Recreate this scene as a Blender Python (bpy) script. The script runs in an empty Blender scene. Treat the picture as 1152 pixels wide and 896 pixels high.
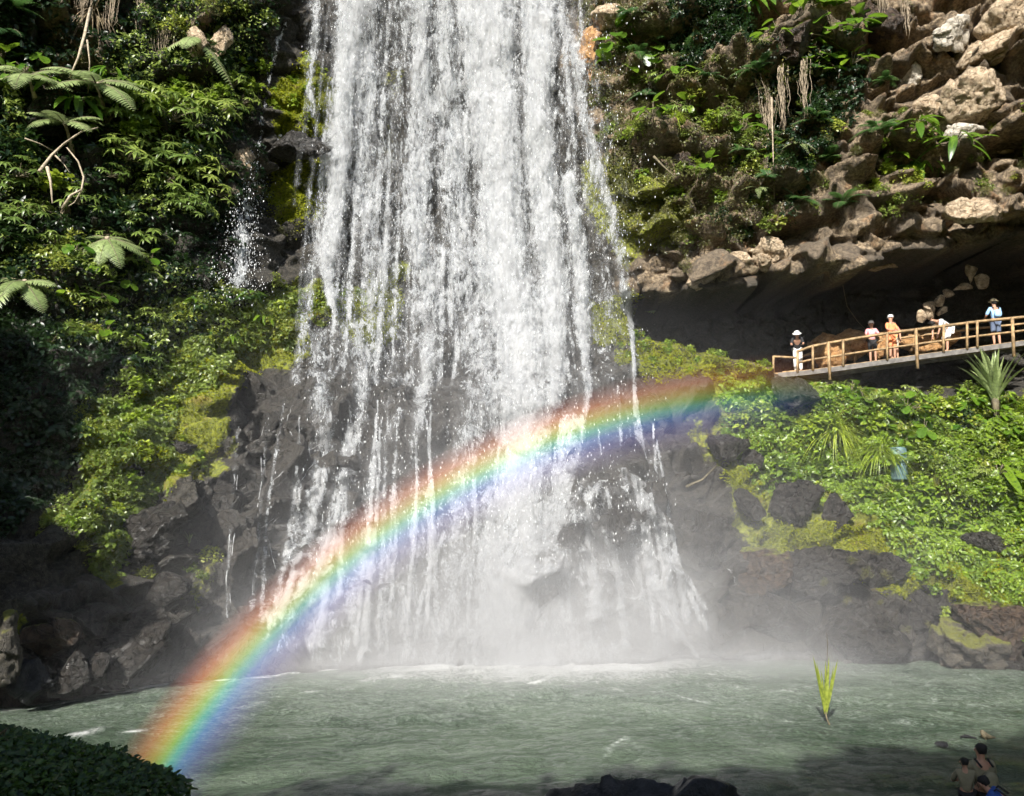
import bpy, math, random
import numpy as np
from mathutils import Vector, Matrix
random.seed(7); RNG = np.random.default_rng(7)
sc = bpy.context.scene
COL = sc.collection
# ------------------------------------------------------------------ camera model
FPX, PITCH, CH = 940.0, math.radians(8.0), 4.4
CP, SP = math.cos(PITCH), math.sin(PITCH)
def ray(px, py):
    u = (np.asarray(px, float)-576)/FPX; v = -(np.asarray(py, float)-448)/FPX
    return u, CP - v*SP, SP + v*CP
def at(px, py, Y):
    x, y, z = ray(px, py); t = Y/y
    return np.stack([x*t, y*t, CH + z*t], -1)
def water_Y(px, py, z0=0.0):
    x, y, z = ray(px, py); return (z0-CH)/z*y
cam = bpy.data.objects.new('camera', bpy.data.cameras.new('camera')); COL.objects.link(cam)
cam.data.sensor_width = 36; cam.data.lens = FPX/1152*36; cam.location = (0, 0, CH)
cam.rotation_euler = (math.radians(90)+PITCH, 0, 0); cam.data.clip_end = 2000; sc.camera = cam
# antisolar direction fitted from the rainbow's arc
az, el = math.radians(21.2), math.radians(-40.8)
A0 = (math.sin(az)*math.cos(el), math.cos(az)*math.cos(el), math.sin(el))
ANTI = Vector((A0[0], A0[1]*CP - A0[2]*SP, A0[1]*SP + A0[2]*CP)).normalized()
SUNV = -ANTI
# ------------------------------------------------------------------ numpy noise
def _h(ix, iy, iz, s):
    n = (ix*374761393 + iy*668265263 + iz*2147483647 % 4294967291 + s*1274126177) & 0xffffffff
    n = ((n ^ (n >> 13))*1274126177) & 0xffffffff
    n = ((n ^ (n >> 16))*668265263) & 0xffffffff
    return ((n ^ (n >> 15)) & 0xffffff)/float(0xffffff)
def vnoise(P, s=0):
    P = np.asarray(P, float); i = np.floor(P).astype(np.int64); f = P - i; f = f*f*(3-2*f)
    r = 0
    for a in (0, 1):
        wx = f[..., 0] if a else 1-f[..., 0]
        for b in (0, 1):
            wy = f[..., 1] if b else 1-f[..., 1]
            for c in (0, 1):
                wz = f[..., 2] if c else 1-f[..., 2]
                r = r + wx*wy*wz*_h(i[..., 0]+a, i[..., 1]+b, i[..., 2]+c, s)
    return r*2-1
def fbm(P, octv=4, s=0, gain=.5):
    r = 0; a = 1; t = 0; P = np.asarray(P, float)
    for k in range(octv):
        r = r + a*vnoise(P*2**k + 17.3*k, s+k); t += a; a *= gain
    return r/t
def blocks(P, s=0, tilt=.6):
    """faceted rock: nearest random seed, each cell a tilted plane; returns height, edge distance, cell id"""
    P = np.asarray(P, float); i = np.floor(P).astype(np.int64)
    d1 = np.full(P.shape[:-1], 9.); d2 = d1.copy(); hh = np.zeros_like(d1); cid = np.zeros_like(d1)
    for a in (-1, 0, 1):
        for b in (-1, 0, 1):
            for c in (-1, 0, 1):
                X, Y, Z = i[..., 0]+a, i[..., 1]+b, i[..., 2]+c
                q = np.stack([X+_h(X, Y, Z, s), Y+_h(X, Y, Z, s+1), Z+_h(X, Y, Z, s+2)], -1)
                dv = P-q; d = np.sqrt((dv**2).sum(-1))
                hv = _h(X, Y, Z, s+3)
                pl = hv + tilt*((_h(X, Y, Z, s+4)-.5)*dv[..., 0]+(_h(X, Y, Z, s+5)-.5)*dv[..., 2])*2
                m = d < d1
                d2 = np.where(m, d1, np.minimum(d2, d)); hh = np.where(m, pl, hh); cid = np.where(m, _h(X, Y, Z, s+6), cid)
                d1 = np.where(m, d, d1)
    return hh, d2-d1, cid
def sstep(a, b, x):
    t = np.clip((x-a)/(b-a), 0, 1); return t*t*(3-2*t)
def poly_sd(px, py, poly):
    """signed distance, positive inside"""
    poly = np.array(poly, float); n = len(poly); d = np.full(np.shape(px), 1e9); ins = np.zeros(np.shape(px), bool)
    for k in range(n):
        ax, ay = poly[k]; bx, by = poly[(k+1) % n]; ex, ey = bx-ax, by-ay
        t = np.clip(((px-ax)*ex+(py-ay)*ey)/(ex*ex+ey*ey+1e-9), 0, 1)
        d = np.minimum(d, np.hypot(px-ax-t*ex, py-ay-t*ey))
        c = ((ay > py) != (by > py)) & (px < (bx-ax)*(py-ay)/(by-ay+1e-9)+ax)
        ins ^= c
    return np.where(ins, d, -d)
def line_d(px, py, pts):
    d = np.full(np.shape(px), 1e9); s = np.zeros(np.shape(px)); L = 0
    pts = np.array(pts, float)
    seg = np.hypot(*(pts[1:, :2]-pts[:-1, :2]).T); tot = seg.sum()
    for k in range(len(pts)-1):
        ax, ay = pts[k, :2]; bx, by = pts[k+1, :2]; ex, ey = bx-ax, by-ay
        t = np.clip(((px-ax)*ex+(py-ay)*ey)/(ex*ex+ey*ey+1e-9), 0, 1)
        dd = np.hypot(px-ax-t*ex, py-ay-t*ey); m = dd < d
        d = np.where(m, dd, d); s = np.where(m, (L+t*seg[k])/tot, s); L += seg[k]
    return d, s
# ------------------------------------------------------------------ object helpers
def link(o, parent=None):
    COL.objects.link(o)
    if parent is not None: o.parent = parent
    return o
def tag(o, label=None, cat=None, group=None, kind=None):
    if label: o['label'] = label
    if cat: o['category'] = cat
    if group: o['group'] = group
    if kind: o['kind'] = kind
    return o
def mesh_np(name, V, F, mats=(), smooth=True, attrs=None, uv=None, mi=None):
    V = np.ascontiguousarray(V, np.float32).reshape(-1, 3); F = np.ascontiguousarray(F, np.int32)
    me = bpy.data.meshes.new(name); n, k = F.shape
    me.vertices.add(len(V)); me.vertices.foreach_set('co', V.ravel())
    me.loops.add(n*k); me.loops.foreach_set('vertex_index', F.ravel())
    me.polygons.add(n); me.polygons.foreach_set('loop_start', np.arange(0, n*k, k, dtype=np.int32))
    me.polygons.foreach_set('use_smooth', np.full(n, smooth))
    for m in mats: me.materials.append(m)
    if mi is not None: me.polygons.foreach_set('material_index', np.asarray(mi, np.int32))
    for an, av in (attrs or {}).items():
        av = np.ascontiguousarray(av, np.float32)
        if av.ndim == 1:
            a = me.attributes.new(an, 'FLOAT', 'POINT'); a.data.foreach_set('value', av)
        else:
            a = me.attributes.new(an, 'FLOAT_COLOR', 'POINT')
            c = np.ones((len(av), 4), np.float32); c[:, :3] = av; a.data.foreach_set('color', c.ravel())
    if uv is not None:
        l = me.uv_layers.new(name='UVMap'); l.data.foreach_set('uv', np.ascontiguousarray(uv[F.ravel()], np.float32).ravel())
    me.update(); me.validate()
    return me
def obj(name, me, parent=None, loc=None):
    o = bpy.data.objects.new(name, me)
    if loc is not None: o.location = loc
    return link(o, parent)
def empty(name, loc=(0, 0, 0)):
    o = bpy.data.objects.new(name, None); o.location = loc; o.empty_display_size = .2
    return link(o)
def gridF(r, c):
    i = np.arange((r-1)*(c-1)); a = (i//(c-1))*c + i % (c-1)
    return np.stack([a, a+1, a+c+1, a+c], 1)
class MB:
    """collects quads"""
    def __init__(s): s.v = []; s.f = []; s.r = []; s.n = 0
    def add(s, V, F, r=None):
        V = np.asarray(V, float).reshape(-1, 3); F = np.asarray(F, int)
        if F.shape[1] == 3: F = np.concatenate([F, F[:, 2:3]], 1)
        s.v.append(V); s.f.append(F+s.n); s.n += len(V)
        s.r.append(np.full(len(V), random.random() if r is None else r))
    def mesh(s, name, mat, smooth=True):
        V = np.concatenate(s.v); F = np.concatenate(s.f); R = np.concatenate(s.r)
        tri = F[:, 2] == F[:, 3]
        me = bpy.data.meshes.new(name)
        cnt = np.where(tri, 3, 4); loops = np.concatenate([f[:c] for f, c in zip(F, cnt)]) if tri.any() else F.ravel()
        me.vertices.add(len(V)); me.vertices.foreach_set('co', V.astype(np.float32).ravel())
        me.loops.add(len(loops)); me.loops.foreach_set('vertex_index', loops.astype(np.int32))
        me.polygons.add(len(F)); me.polygons.foreach_set('loop_start', (np.cumsum(cnt)-cnt).astype(np.int32))
        me.polygons.foreach_set('use_smooth', np.full(len(F), smooth))
        me.materials.append(mat)
        a = me.attributes.new('rnd', 'FLOAT', 'POINT'); a.data.foreach_set('value', R.astype(np.float32))
        me.update(); me.validate()
        return me
def frame(yv, zv):
    y = np.array(yv, float); y /= np.linalg.norm(y)+1e-9
    z = np.array(zv, float); z = z-y*(z@y); z /= np.linalg.norm(z)+1e-9
    return np.stack([np.cross(y, z), y, z], 1)
def tube(mb, pts, rads, n=6, r=None):
    pts = np.array(pts, float); m = len(pts); V = []
    for k in range(m):
        t = pts[min(k+1, m-1)]-pts[max(k-1, 0)]; t /= np.linalg.norm(t)+1e-9
        up = np.array([0, 0, 1.]) if abs(t[2]) < .9 else np.array([1., 0, 0])
        a = np.cross(t, up); a /= np.linalg.norm(a); b = np.cross(t, a)
        rr = rads[k] if hasattr(rads, '__len__') else rads
        for j in range(n):
            w = 2*math.pi*j/n; V.append(pts[k]+rr*(a*math.cos(w)+b*math.sin(w)))
    F = []
    for k in range(m-1):
        for j in range(n):
            F.append((k*n+j, k*n+(j+1) % n, (k+1)*n+(j+1) % n, (k+1)*n+j))
    V.append(pts[0]); V.append(pts[-1]); c0, c1 = m*n, m*n+1
    for j in range(n):
        F.append((c0, (j+1) % n, j, j)); F.append((c1, (m-1)*n+j, (m-1)*n+(j+1) % n, (m-1)*n+(j+1) % n))
    mb.add(V, F, r)
def box(mb, c, s, R=None, r=None):
    s = np.array(s)/2; b = min(s)*.18
    V = []
    for sx in (-1, 1):
        for sy in (-1, 1):
            for sz in (-1, 1):
                V.append((sx*s[0], sy*s[1], sz*s[2]))
    V = np.array(V)
    if R is not None: V = V@np.array(R).T
    mb.add(V+np.array(c), [(0, 1, 3, 2), (4, 6, 7, 5), (0, 4, 5, 1), (2, 3, 7, 6), (0, 2, 6, 4), (1, 5, 7, 3)], r)
# ------------------------------------------------------------------ materials
def newmat(name):
    m = bpy.data.materials.new(name); m.use_nodes = True; nt = m.node_tree; nt.nodes.clear()
    return m, nt
class N:
    def __init__(s, nt): s.nt = nt
    def __call__(s, typ, ins=None, **kw):
        n = s.nt.nodes.new(typ)
        for k, v in kw.items(): setattr(n, k, v)
        for k, v in (ins or {}).items():
            i = n.inputs[k]
            if isinstance(v, bpy.types.NodeSocket): s.nt.links.new(v, i)
            else: i.default_value = v
        return n
    def math(s, op, a, b=0.0, clamp=False):
        return s('ShaderNodeMath', {0: a, 1: b}, operation=op, use_clamp=clamp).outputs[0]
    def mix(s, f, a, b, mode='MIX'):
        n = s('ShaderNodeMix', data_type='RGBA', blend_type=mode)
        for k, v in ((0, f), (6, a), (7, b)):
            if isinstance(v, bpy.types.NodeSocket): s.nt.links.new(v, n.inputs[k])
            else: n.inputs[k].default_value = v if k == 0 else (*v, 1)
        return n.outputs[2]
    def ss(s, x, a, b):
        return s('ShaderNodeMapRange', {0: x, 1: a, 2: b, 3: 0., 4: 1.}, interpolation_type='SMOOTHSTEP').outputs[0]
    def noise(s, vec, scale, detail=4, rough=.55, dist=0.):
        return s('ShaderNodeTexNoise', {'Vector': vec, 'Scale': scale, 'Detail': detail, 'Roughness': rough, 'Distortion': dist}).outputs[0]
    def vscale(s, vec, xyz):
        return s('ShaderNodeMapping', {'Vector': vec, 'Scale': xyz}).outputs[0]
    def out(s, surf=None, vol=None):
        o = s('ShaderNodeOutputMaterial')
        if surf is not None: s.nt.links.new(surf, o.inputs[0])
        if vol is not None: s.nt.links.new(vol, o.inputs[1])
def pos(n): return n('ShaderNodeNewGeometry').outputs['Position']
def attr(n, name, out='Fac'): return n('ShaderNodeAttribute', attribute_name=name).outputs[out]

def mat_terrain():
    m, nt = newmat('rock_face'); n = N(nt); P = pos(n)
    cov = n('ShaderNodeSeparateColor', {0: attr(n, 'cover', 'Color')})
    moss, tan, wet = cov.outputs[0], cov.outputs[1], cov.outputs[2]
    cell = attr(n, 'cell')
    n1 = n.noise(P, 1.3, 6, .6); n2 = n.noise(P, 9, 5, .65); n3 = n.noise(P, 45, 3, .6)
    dark = n.mix(n.ss(n2, .35, .7), (.012, .011, .008), (.06, .052, .040))  # near-black base also carries painted shade between the left wall's plants
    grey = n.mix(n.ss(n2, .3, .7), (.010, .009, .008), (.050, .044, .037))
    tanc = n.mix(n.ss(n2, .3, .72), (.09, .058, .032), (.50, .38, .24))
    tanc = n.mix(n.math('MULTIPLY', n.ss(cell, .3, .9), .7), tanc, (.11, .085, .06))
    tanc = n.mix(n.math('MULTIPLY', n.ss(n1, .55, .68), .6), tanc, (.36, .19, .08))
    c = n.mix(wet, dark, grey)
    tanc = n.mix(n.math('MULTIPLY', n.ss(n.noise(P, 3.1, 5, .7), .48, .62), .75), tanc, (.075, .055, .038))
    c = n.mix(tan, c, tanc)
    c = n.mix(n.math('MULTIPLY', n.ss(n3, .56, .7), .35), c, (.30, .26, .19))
    mo = n.mix(n.ss(n2, .3, .7), (.07, .09, .006), (.25, .27, .018))
    mo = n.mix(n.ss(n1, .55, .7), mo, (.20, .16, .03))
    mf = n.ss(n.math('ADD', moss, n.math('MULTIPLY', n.math('SUBTRACT', n2, .5), .9)), .35, .6)
    c = n.mix(mf, c, mo)
    rough = n.math('SUBTRACT', .9, n.math('MULTIPLY', n.math('MULTIPLY', wet, n.math('SUBTRACT', 1., mf)), .55))
    h = n.math('ADD', n.math('MULTIPLY', n2, .5), n.math('MULTIPLY', n3, .5))
    vor = n('ShaderNodeTexVoronoi', {'Vector': P, 'Scale': 5.0}, feature='DISTANCE_TO_EDGE').outputs[0]
    h = n.math('ADD', h, n.math('MULTIPLY', n.ss(vor, 0., .08), .35))
    b = n('ShaderNodeBump', {'Height': h, 'Strength': .9, 'Distance': .12})
    p = n('ShaderNodeBsdfPrincipled', {'Base Color': c, 'Roughness': rough, 'Normal': b.outputs[0], 'Specular IOR Level': .6})
    n.out(p.outputs[0]); return m
def mat_rock(name, c0, c1, moss=.0, rough=.8, mossc=((.09, .11, .012), (.22, .24, .03)), bump=.8, crack=.6):
    m, nt = newmat(name); n = N(nt); P = pos(n)
    n2 = n.noise(P, 7, 6, .65); n3 = n.noise(P, 40, 3, .6); n1 = n.noise(P, 1.5, 4, .6)
    c = n.mix(n.ss(n2, .3, .7), c0, c1)
    c = n.mix(n.math('MULTIPLY', n.ss(n3, .58, .7), .4), c, tuple(min(1, x*2) for x in c1))
    if moss > 0:
        nz = n('ShaderNodeSeparateXYZ', {0: n('ShaderNodeNewGeometry').outputs['Normal']}).outputs[2]
        f = n.ss(n.math('ADD', n.math('MULTIPLY', nz, .5), n1), 1.1-moss, 1.3-moss)
        c = n.mix(f, c, n.mix(n2, *mossc))
    vr = n('ShaderNodeTexVoronoi', {'Vector': n.vscale(P, (1, 1, 1.5)), 'Scale': 3.6}, feature='DISTANCE_TO_EDGE').outputs[0]
    ck = n.ss(n.math('ADD', vr, n.math('MULTIPLY', n.math('SUBTRACT', n2, .5), .12)), .0, .05)
    c = n.mix(n.math('MULTIPLY', n.math('SUBTRACT', 1., ck), crack), c, tuple(x*.4 for x in c0))
    b = n('ShaderNodeBump', {'Height': n.math('ADD', n.math('MULTIPLY', ck, crack), n.math('ADD', n2, n.math('MULTIPLY', n3, .6))), 'Strength': bump, 'Distance': .1})
    p = n('ShaderNodeBsdfPrincipled', {'Base Color': c, 'Roughness': rough, 'Normal': b.outputs[0]})
    n.out(p.outputs[0]); return m
def mat_leaf(name, c0, c1, c2=None, trans=.35, rough=.38, spec=.55):
    m, nt = newmat(name); n = N(nt)
    r = attr(n, 'rnd'); oi = n('ShaderNodeObjectInfo').outputs['Random']
    c = n.mix(r, c0, c1)
    if c2: c = n.mix(n.math('MULTIPLY', n.ss(oi, .35, 1.), .85), c, c2)
    c = n.mix(n.ss(n.noise(pos(n), 14, 2), .3, .8), c, tuple(x*.62 for x in c0))
    p = n('ShaderNodeBsdfPrincipled', {'Base Color': c, 'Roughness': rough, 'Specular IOR Level': spec})
    t = n('ShaderNodeBsdfTranslucent', {0: n.mix(.5, c, tuple(min(1, x*1.6) for x in c1))})
    x = n('ShaderNodeMixShader', {0: trans, 1: p.outputs[0], 2: t.outputs[0]})
    n.out(x.outputs[0]); return m
def mat_plain(name, c, rough=.7, var=.25, scale=8., bump=.0, c2=None, metallic=0.):
    m, nt = newmat(name); n = N(nt); P = n('ShaderNodeTexCoord').outputs['Object']
    f = n.noise(P, scale, 4)
    cc = n.mix(n.ss(f, .3, .7), tuple(x*(1-var) for x in c), c2 or tuple(min(1, x*(1+var)) for x in c))
    ins = {'Base Color': cc, 'Roughness': rough, 'Metallic': metallic}
    if bump: ins['Normal'] = n('ShaderNodeBump', {'Height': f, 'Strength': bump, 'Distance': .02}).outputs[0]
    n.out(n('ShaderNodeBsdfPrincipled', ins).outputs[0]); return m
M = {}
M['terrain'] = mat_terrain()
M['wetrock'] = mat_rock('wet_dark_stone', (.008, .007, .0065), (.045, .040, .034), 0, .3, ((.09, .11, .012), (.22, .24, .03)), 1.)
M['blackrock'] = mat_rock('black_stone', (.008, .008, .009), (.035, .035, .04), 0, .4, crack=.0)
M['tanrock'] = mat_rock('tan_stone', (.22, .15, .085), (.55, .44, .31), 0, .85)
M['paleroc'] = mat_rock('pale_stone', (.36, .32, .26), (.62, .56, .47), 0, .85)
M['mossrock'] = mat_rock('mossy_stone', (.02, .018, .014), (.08, .068, .05), .45, .6, ((.05, .06, .008), (.17, .17, .025)), crack=.3)
M['brownrock'] = mat_rock('brown_stone', (.020, .013, .010), (.10, .068, .046), .25, .42, bump=1.)
M['orange'] = mat_rock('orange_earth', (.26, .12, .04), (.50, .30, .13), 0, .9)
M['leaf_palm'] = mat_leaf('palmate_leaf', (.075, .135, .025), (.27, .37, .085), (.34, .40, .08))
M['leaf_bush'] = mat_leaf('small_leaf', (.08, .13, .020), (.28, .35, .065), (.40, .42, .06))
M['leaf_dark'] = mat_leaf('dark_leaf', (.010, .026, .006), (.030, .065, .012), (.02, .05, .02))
M['leaf_bright'] = mat_leaf('lush_leaf', (.09, .17, .015), (.32, .44, .05), (.44, .50, .05))
M['leaf_olive'] = mat_leaf('olive_leaf', (.07, .075, .022), (.17, .18, .06), (.20, .19, .05))
M['leaf_fern'] = mat_leaf('fern_leaf', (.03, .085, .020), (.10, .20, .05), (.06, .13, .05))
M['leaf_big'] = mat_leaf('broad_leaf', (.05, .13, .012), (.16, .28, .025), (.22, .32, .02), trans=.4, rough=.33)
M['leaf_hedge'] = mat_leaf('hedge_leaf', (.025, .055, .008), (.085, .16, .02), None)
M['leaf_grey'] = mat_leaf('pale_leaf', (.17, .23, .08), (.38, .46, .20), None, trans=.2)
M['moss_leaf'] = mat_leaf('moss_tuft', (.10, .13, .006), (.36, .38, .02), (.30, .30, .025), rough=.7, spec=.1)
M['dry'] = mat_leaf('dry_frond', (.17, .13, .08), (.42, .34, .22), None, trans=.15, rough=.8, spec=.1)
M['stem'] = mat_plain('stem_bark', (.12, .10, .06), .8, .4, 12)
M['branch'] = mat_plain('pale_bark', (.34, .28, .20), .8, .35, 12, .4)
M['root'] = mat_plain('root', (.30, .24, .17), .85, .4, 12)
M['wood'] = mat_plain('worn_timber', (.30, .20, .10), .75, .45, 6, .4)
M['greywood'] = mat_plain('grey_timber', (.13, .12, .11), .8, .3, 6, .4)
# ------------------------------------------------------------------ terrain depth from surveyed points
def wl(px, py): return (px, py, float(water_Y(px, py)))
CTRL = [(-700,-400,14),(-300,-400,21),(0,-400,25),(350,-400,30.6),(576,-400,31.6),(800,-400,30.5),(1152,-400,26),(1500,-400,21),(1900,-400,12),
 (-700,0,13),(-200,0,21.5),(0,0,25.6),(150,0,27.4),(290,0,29.9),(350,0,31.6),(500,0,32.3),(640,0,31.8),(690,0,30.3),(850,0,29.3),(1000,0,28.2),(1152,0,27.2),(1450,0,22),(1900,0,12),
 (0,200,25.3),(150,200,26.9),(250,200,28.2),(300,200,31.2),(500,200,32.2),(660,200,31.5),(730,200,29.6),(900,200,28.7),(1152,200,27.2),
 (800,290,28.8),(950,285,28.2),(1152,270,27.6),(1450,280,22.5),
 (-200,340,21.5),(0,340,24.2),(150,340,26.2),(250,340,27.8),(330,340,30.2),(450,340,31.4),(600,340,31.5),(720,340,31),
 (0,430,23.0),(100,430,24.6),(200,430,26.6),(300,430,28.4),(350,430,29.3),(500,430,30.2),(690,430,29.9),(780,430,29.7),(850,430,30.1),(950,430,30.2),(1152,430,29.2),(1450,430,24),
 (-200,500,19),(0,500,21.8),(100,500,23.6),(200,500,25.6),(260,500,26.8),(450,500,28.6),(700,500,28.3),(850,500,28.8),(1000,500,28.9),(1152,500,28.0),
 (0,600,20.6),(100,600,22.4),(200,600,24.4),(300,600,26),(500,600,27.2),(700,600,26.9),(850,600,27.3),(1000,600,27.6),(1152,600,26.8),(1450,600,22),
 (0,700,19.6),(100,700,21.3),(200,700,23.2),(350,700,24.8),(576,700,26.1),(800,700,26.2),(1000,700,26.3),(1152,700,25.4),
 wl(-300,830),wl(0,795),wl(100,780),wl(200,765),wl(345,755),wl(576,745),wl(800,741),wl(1060,743),wl(1152,750),wl(1450,790),
 (-300,900,15.3),(0,900,18.9),(200,900,21.8),(345,900,23.2),(576,900,24.4),(800,900,25),(1060,900,24.6),(1152,900,23.7),(1450,900,19),
 (-700,500,12),(-700,900,10.5),(1900,500,11),(1900,900,9.5)]
CT = np.array(CTRL, float)
def _ker(r): return r
_d = np.hypot(CT[:, None, 0]-CT[None, :, 0], (CT[:, None, 1]-CT[None, :, 1]))
_W = np.linalg.solve(np.block([[_ker(_d)+np.eye(len(CT))*3.0, np.ones((len(CT), 1))], [np.ones((1, len(CT))), np.zeros((1, 1))]]), np.r_[CT[:, 2], 0])
def baseY(px, py):
    px = np.asarray(px, float); py = np.asarray(py, float); r = np.full(px.shape, _W[-1])
    for k in range(len(CT)): r = r + _W[k]*_ker(np.sqrt((px-CT[k, 0])**2+(py-CT[k, 1])**2+64))
    return r
CAVE = [(700,345),(722,335),(790,327),(830,318),(862,308),(900,303),(935,300),(1000,292),(1040,283),(1080,276),(1152,266),(1320,255),(1450,300),(1320,430),(1152,438),(1080,448),(1000,440),(945,442),(900,432),(868,418),(835,408),(800,405),(770,392),(735,380),(712,365)]
# moss, tan, dark-wet region polygons on the real cliff
MOSS = [([(392,325),(400,352),(345,372),(338,402),(300,415),(262,440),(250,470),(232,540),(205,556),(150,590),(120,650),(70,612),(36,592),(95,560),(90,500),(110,470),(180,430),(200,390),(260,360),(330,325)], 1.),
 ([(790,440),(860,428),(960,440),(1300,440),(1300,700),(1152,705),(1080,684),(1010,672),(960,655),(905,650),(866,640),(835,600),(812,562),(800,530),(830,515),(800,480)], .95),
 ([(300,95),(345,60),(372,90),(378,150),(350,165),(330,150),(310,148)], .75), ([(300,185),(372,180),(368,240),(340,262),(310,240)], .6),
 ([(380,330),(452,300),(452,385),(420,400),(375,380)], .8), ([(425,110),(452,60),(450,200),(430,210)], .4),
 ([(640,190),(700,170),(770,215),(780,260),(730,280),(700,300),(660,260)], .55), ([(655,345),(722,330),(735,372),(700,392),(660,372)], .55),
 ([(690,395),(740,372),(800,395),(860,410),(860,440),(790,445),(720,430)], .55), ([(770,470),(808,478),(812,520),(790,520)], .6),
 ([(645,0),(700,0),(720,50),(680,45),(650,40)], .4), ([(920,280),(925,262),(1000,255),(1152,228),(1152,262),(1020,280)], .2),
 ([(1050,700),(1100,690),(1150,720),(1140,745),(1060,742)], .6), ([(0,695),(22,702),(14,740),(0,760)], .8),([(150,640),(235,640),(230,690),(180,690)], .5),
 ([(700,180),(760,200),(790,260),(700,290)],.3)]
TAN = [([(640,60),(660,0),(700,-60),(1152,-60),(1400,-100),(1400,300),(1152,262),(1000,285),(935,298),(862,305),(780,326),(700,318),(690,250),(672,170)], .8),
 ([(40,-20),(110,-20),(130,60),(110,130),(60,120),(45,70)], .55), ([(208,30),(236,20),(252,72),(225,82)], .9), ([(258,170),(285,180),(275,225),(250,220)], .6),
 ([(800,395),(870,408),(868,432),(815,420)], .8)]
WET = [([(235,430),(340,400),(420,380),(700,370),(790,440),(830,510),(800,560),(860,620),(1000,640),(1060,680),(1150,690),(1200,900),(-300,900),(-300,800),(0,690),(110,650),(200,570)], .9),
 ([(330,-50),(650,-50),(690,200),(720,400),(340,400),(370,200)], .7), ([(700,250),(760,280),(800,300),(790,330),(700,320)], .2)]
def region(px, py, lst, P, w=14., amp=34.):
    nz = fbm(P*.9, 5, 31, .65)*amp; r = np.zeros(np.shape(px))
    for poly, v in lst: r = np.maximum(r, v*sstep(-w, w, poly_sd(px, py, poly)+nz))
    return r
dense = np.arange(-12, 1166, 1.75)
gx = np.r_[np.linspace(-700, -14, 60), dense, np.linspace(1168, 1900, 60)]
gy = np.r_[np.linspace(-400, -14, 50), np.arange(-12, 790, 1.75), np.linspace(792, 900, 16)]
PX, PY = np.meshgrid(gx, gy)
BY = baseY(PX, PY)
SD_CAVE = poly_sd(PX, PY, CAVE)
def smooth_normals(P):
    du = np.gradient(P, axis=1); dv = np.gradient(P, axis=0)
    nn = np.cross(du, dv); nn /= np.linalg.norm(nn, axis=-1, keepdims=True)+1e-9
    return np.where(nn[..., 1:2] > 0, -nn, nn)
P0 = at(PX, PY, BY)
NB = smooth_normals(P0)
caven = fbm(P0*.8, 3, 77)*9
cave = sstep(-3, 20, SD_CAVE+caven)*6.2+sstep(0,26,SD_CAVE)*1.6*fbm(P0*.55, 4, 79)
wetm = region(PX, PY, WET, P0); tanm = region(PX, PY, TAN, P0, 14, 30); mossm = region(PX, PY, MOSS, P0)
b1, e1, c1 = blocks(P0*np.array([.45, .35, .7])+fbm(P0*.4, 2, 5)[..., None]*.4, 3, 1.3)
b2, e2, c2 = blocks(P0*np.array([1.15, .9, 1.7])+fbm(P0*.9, 2, 6)[..., None]*.35, 9, 1.5)
b3, e3, c3 = blocks(P0*np.array([4.2, 4, 5.4])+fbm(P0*2, 2, 8)[..., None]*.5, 19)
fb = fbm(P0*.35, 3, 41); ff = fbm(P0*2.2, 4, 43)
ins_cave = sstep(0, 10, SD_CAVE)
amp = .55+.55*tanm-.15*mossm+.25*wetm*sstep(380, 460, PY)
mid = sstep(330, 380, PX)*sstep(740, 700, PX)*sstep(470, 380, PY)      # wall behind the falling sheet is smoother
amp = amp*(1-.7*mid)*(1+.25*ins_cave)
disp = amp*(1.2*b1+.75*b2+(.10+.16*tanm)*b3*(1-.6*mossm)-.12*(e2 < .05)*(1-mossm)) + .6*fb*(1-.6*mid) + .09*ff*(1+mossm)
disp += mossm*.55*fbm(P0*np.array([.7,.7,1.0]), 3, 57)+mossm*.22*fbm(P0*2.1, 2, 59)
disp -= .75*amp
disp *= 1-.6*sstep(400, 450, PX)*sstep(650, 600, PX)*sstep(430, 490, PY)
# leave the foot of the cliff where the shoreline is
def soft(A):
    B = np.pad(A, 1, 'edge'); B = (B[:-2]+2*B[1:-1]+B[2:])/4; return (B[:, :-2]+2*B[:, 1:-1]+B[:, 2:])/4
disp = soft(disp)
disp *= .35+.65*sstep(760, 640, PY)
PT = P0 + NB*disp[..., None] + np.stack([PX*0, cave, cave*.12], -1)
# rounded boulders under the falls
for (bx, by, rx, ry, dz) in ((693,575,32,52,1.0),(645,600,26,34,.6),(600,400,16,34,.5),(610,640,30,40,.5),(455,470,30,40,.5),(660,540,24,30,.5)):
    q = np.clip(1-((PX-bx)/rx)**2-((PY-by)/ry)**2, 0, 1)
    PT += (NB*(np.sqrt(q)*dz)[..., None])
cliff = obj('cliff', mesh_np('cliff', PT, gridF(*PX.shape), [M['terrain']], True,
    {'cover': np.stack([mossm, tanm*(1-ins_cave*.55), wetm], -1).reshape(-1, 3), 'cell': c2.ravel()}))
tag(cliff, 'mossy rock cliff ringing the plunge pool', None, None, 'structure')
NT = smooth_normals(PT)
def surf(px, py):
    """nearest terrain vertex to a sight line: its place and its normal"""
    j = np.clip(np.searchsorted(gx, px), 0, len(gx)-1); i = np.clip(np.searchsorted(gy, py), 0, len(gy)-1)
    return PT[i, j], NB[i, j]
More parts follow.
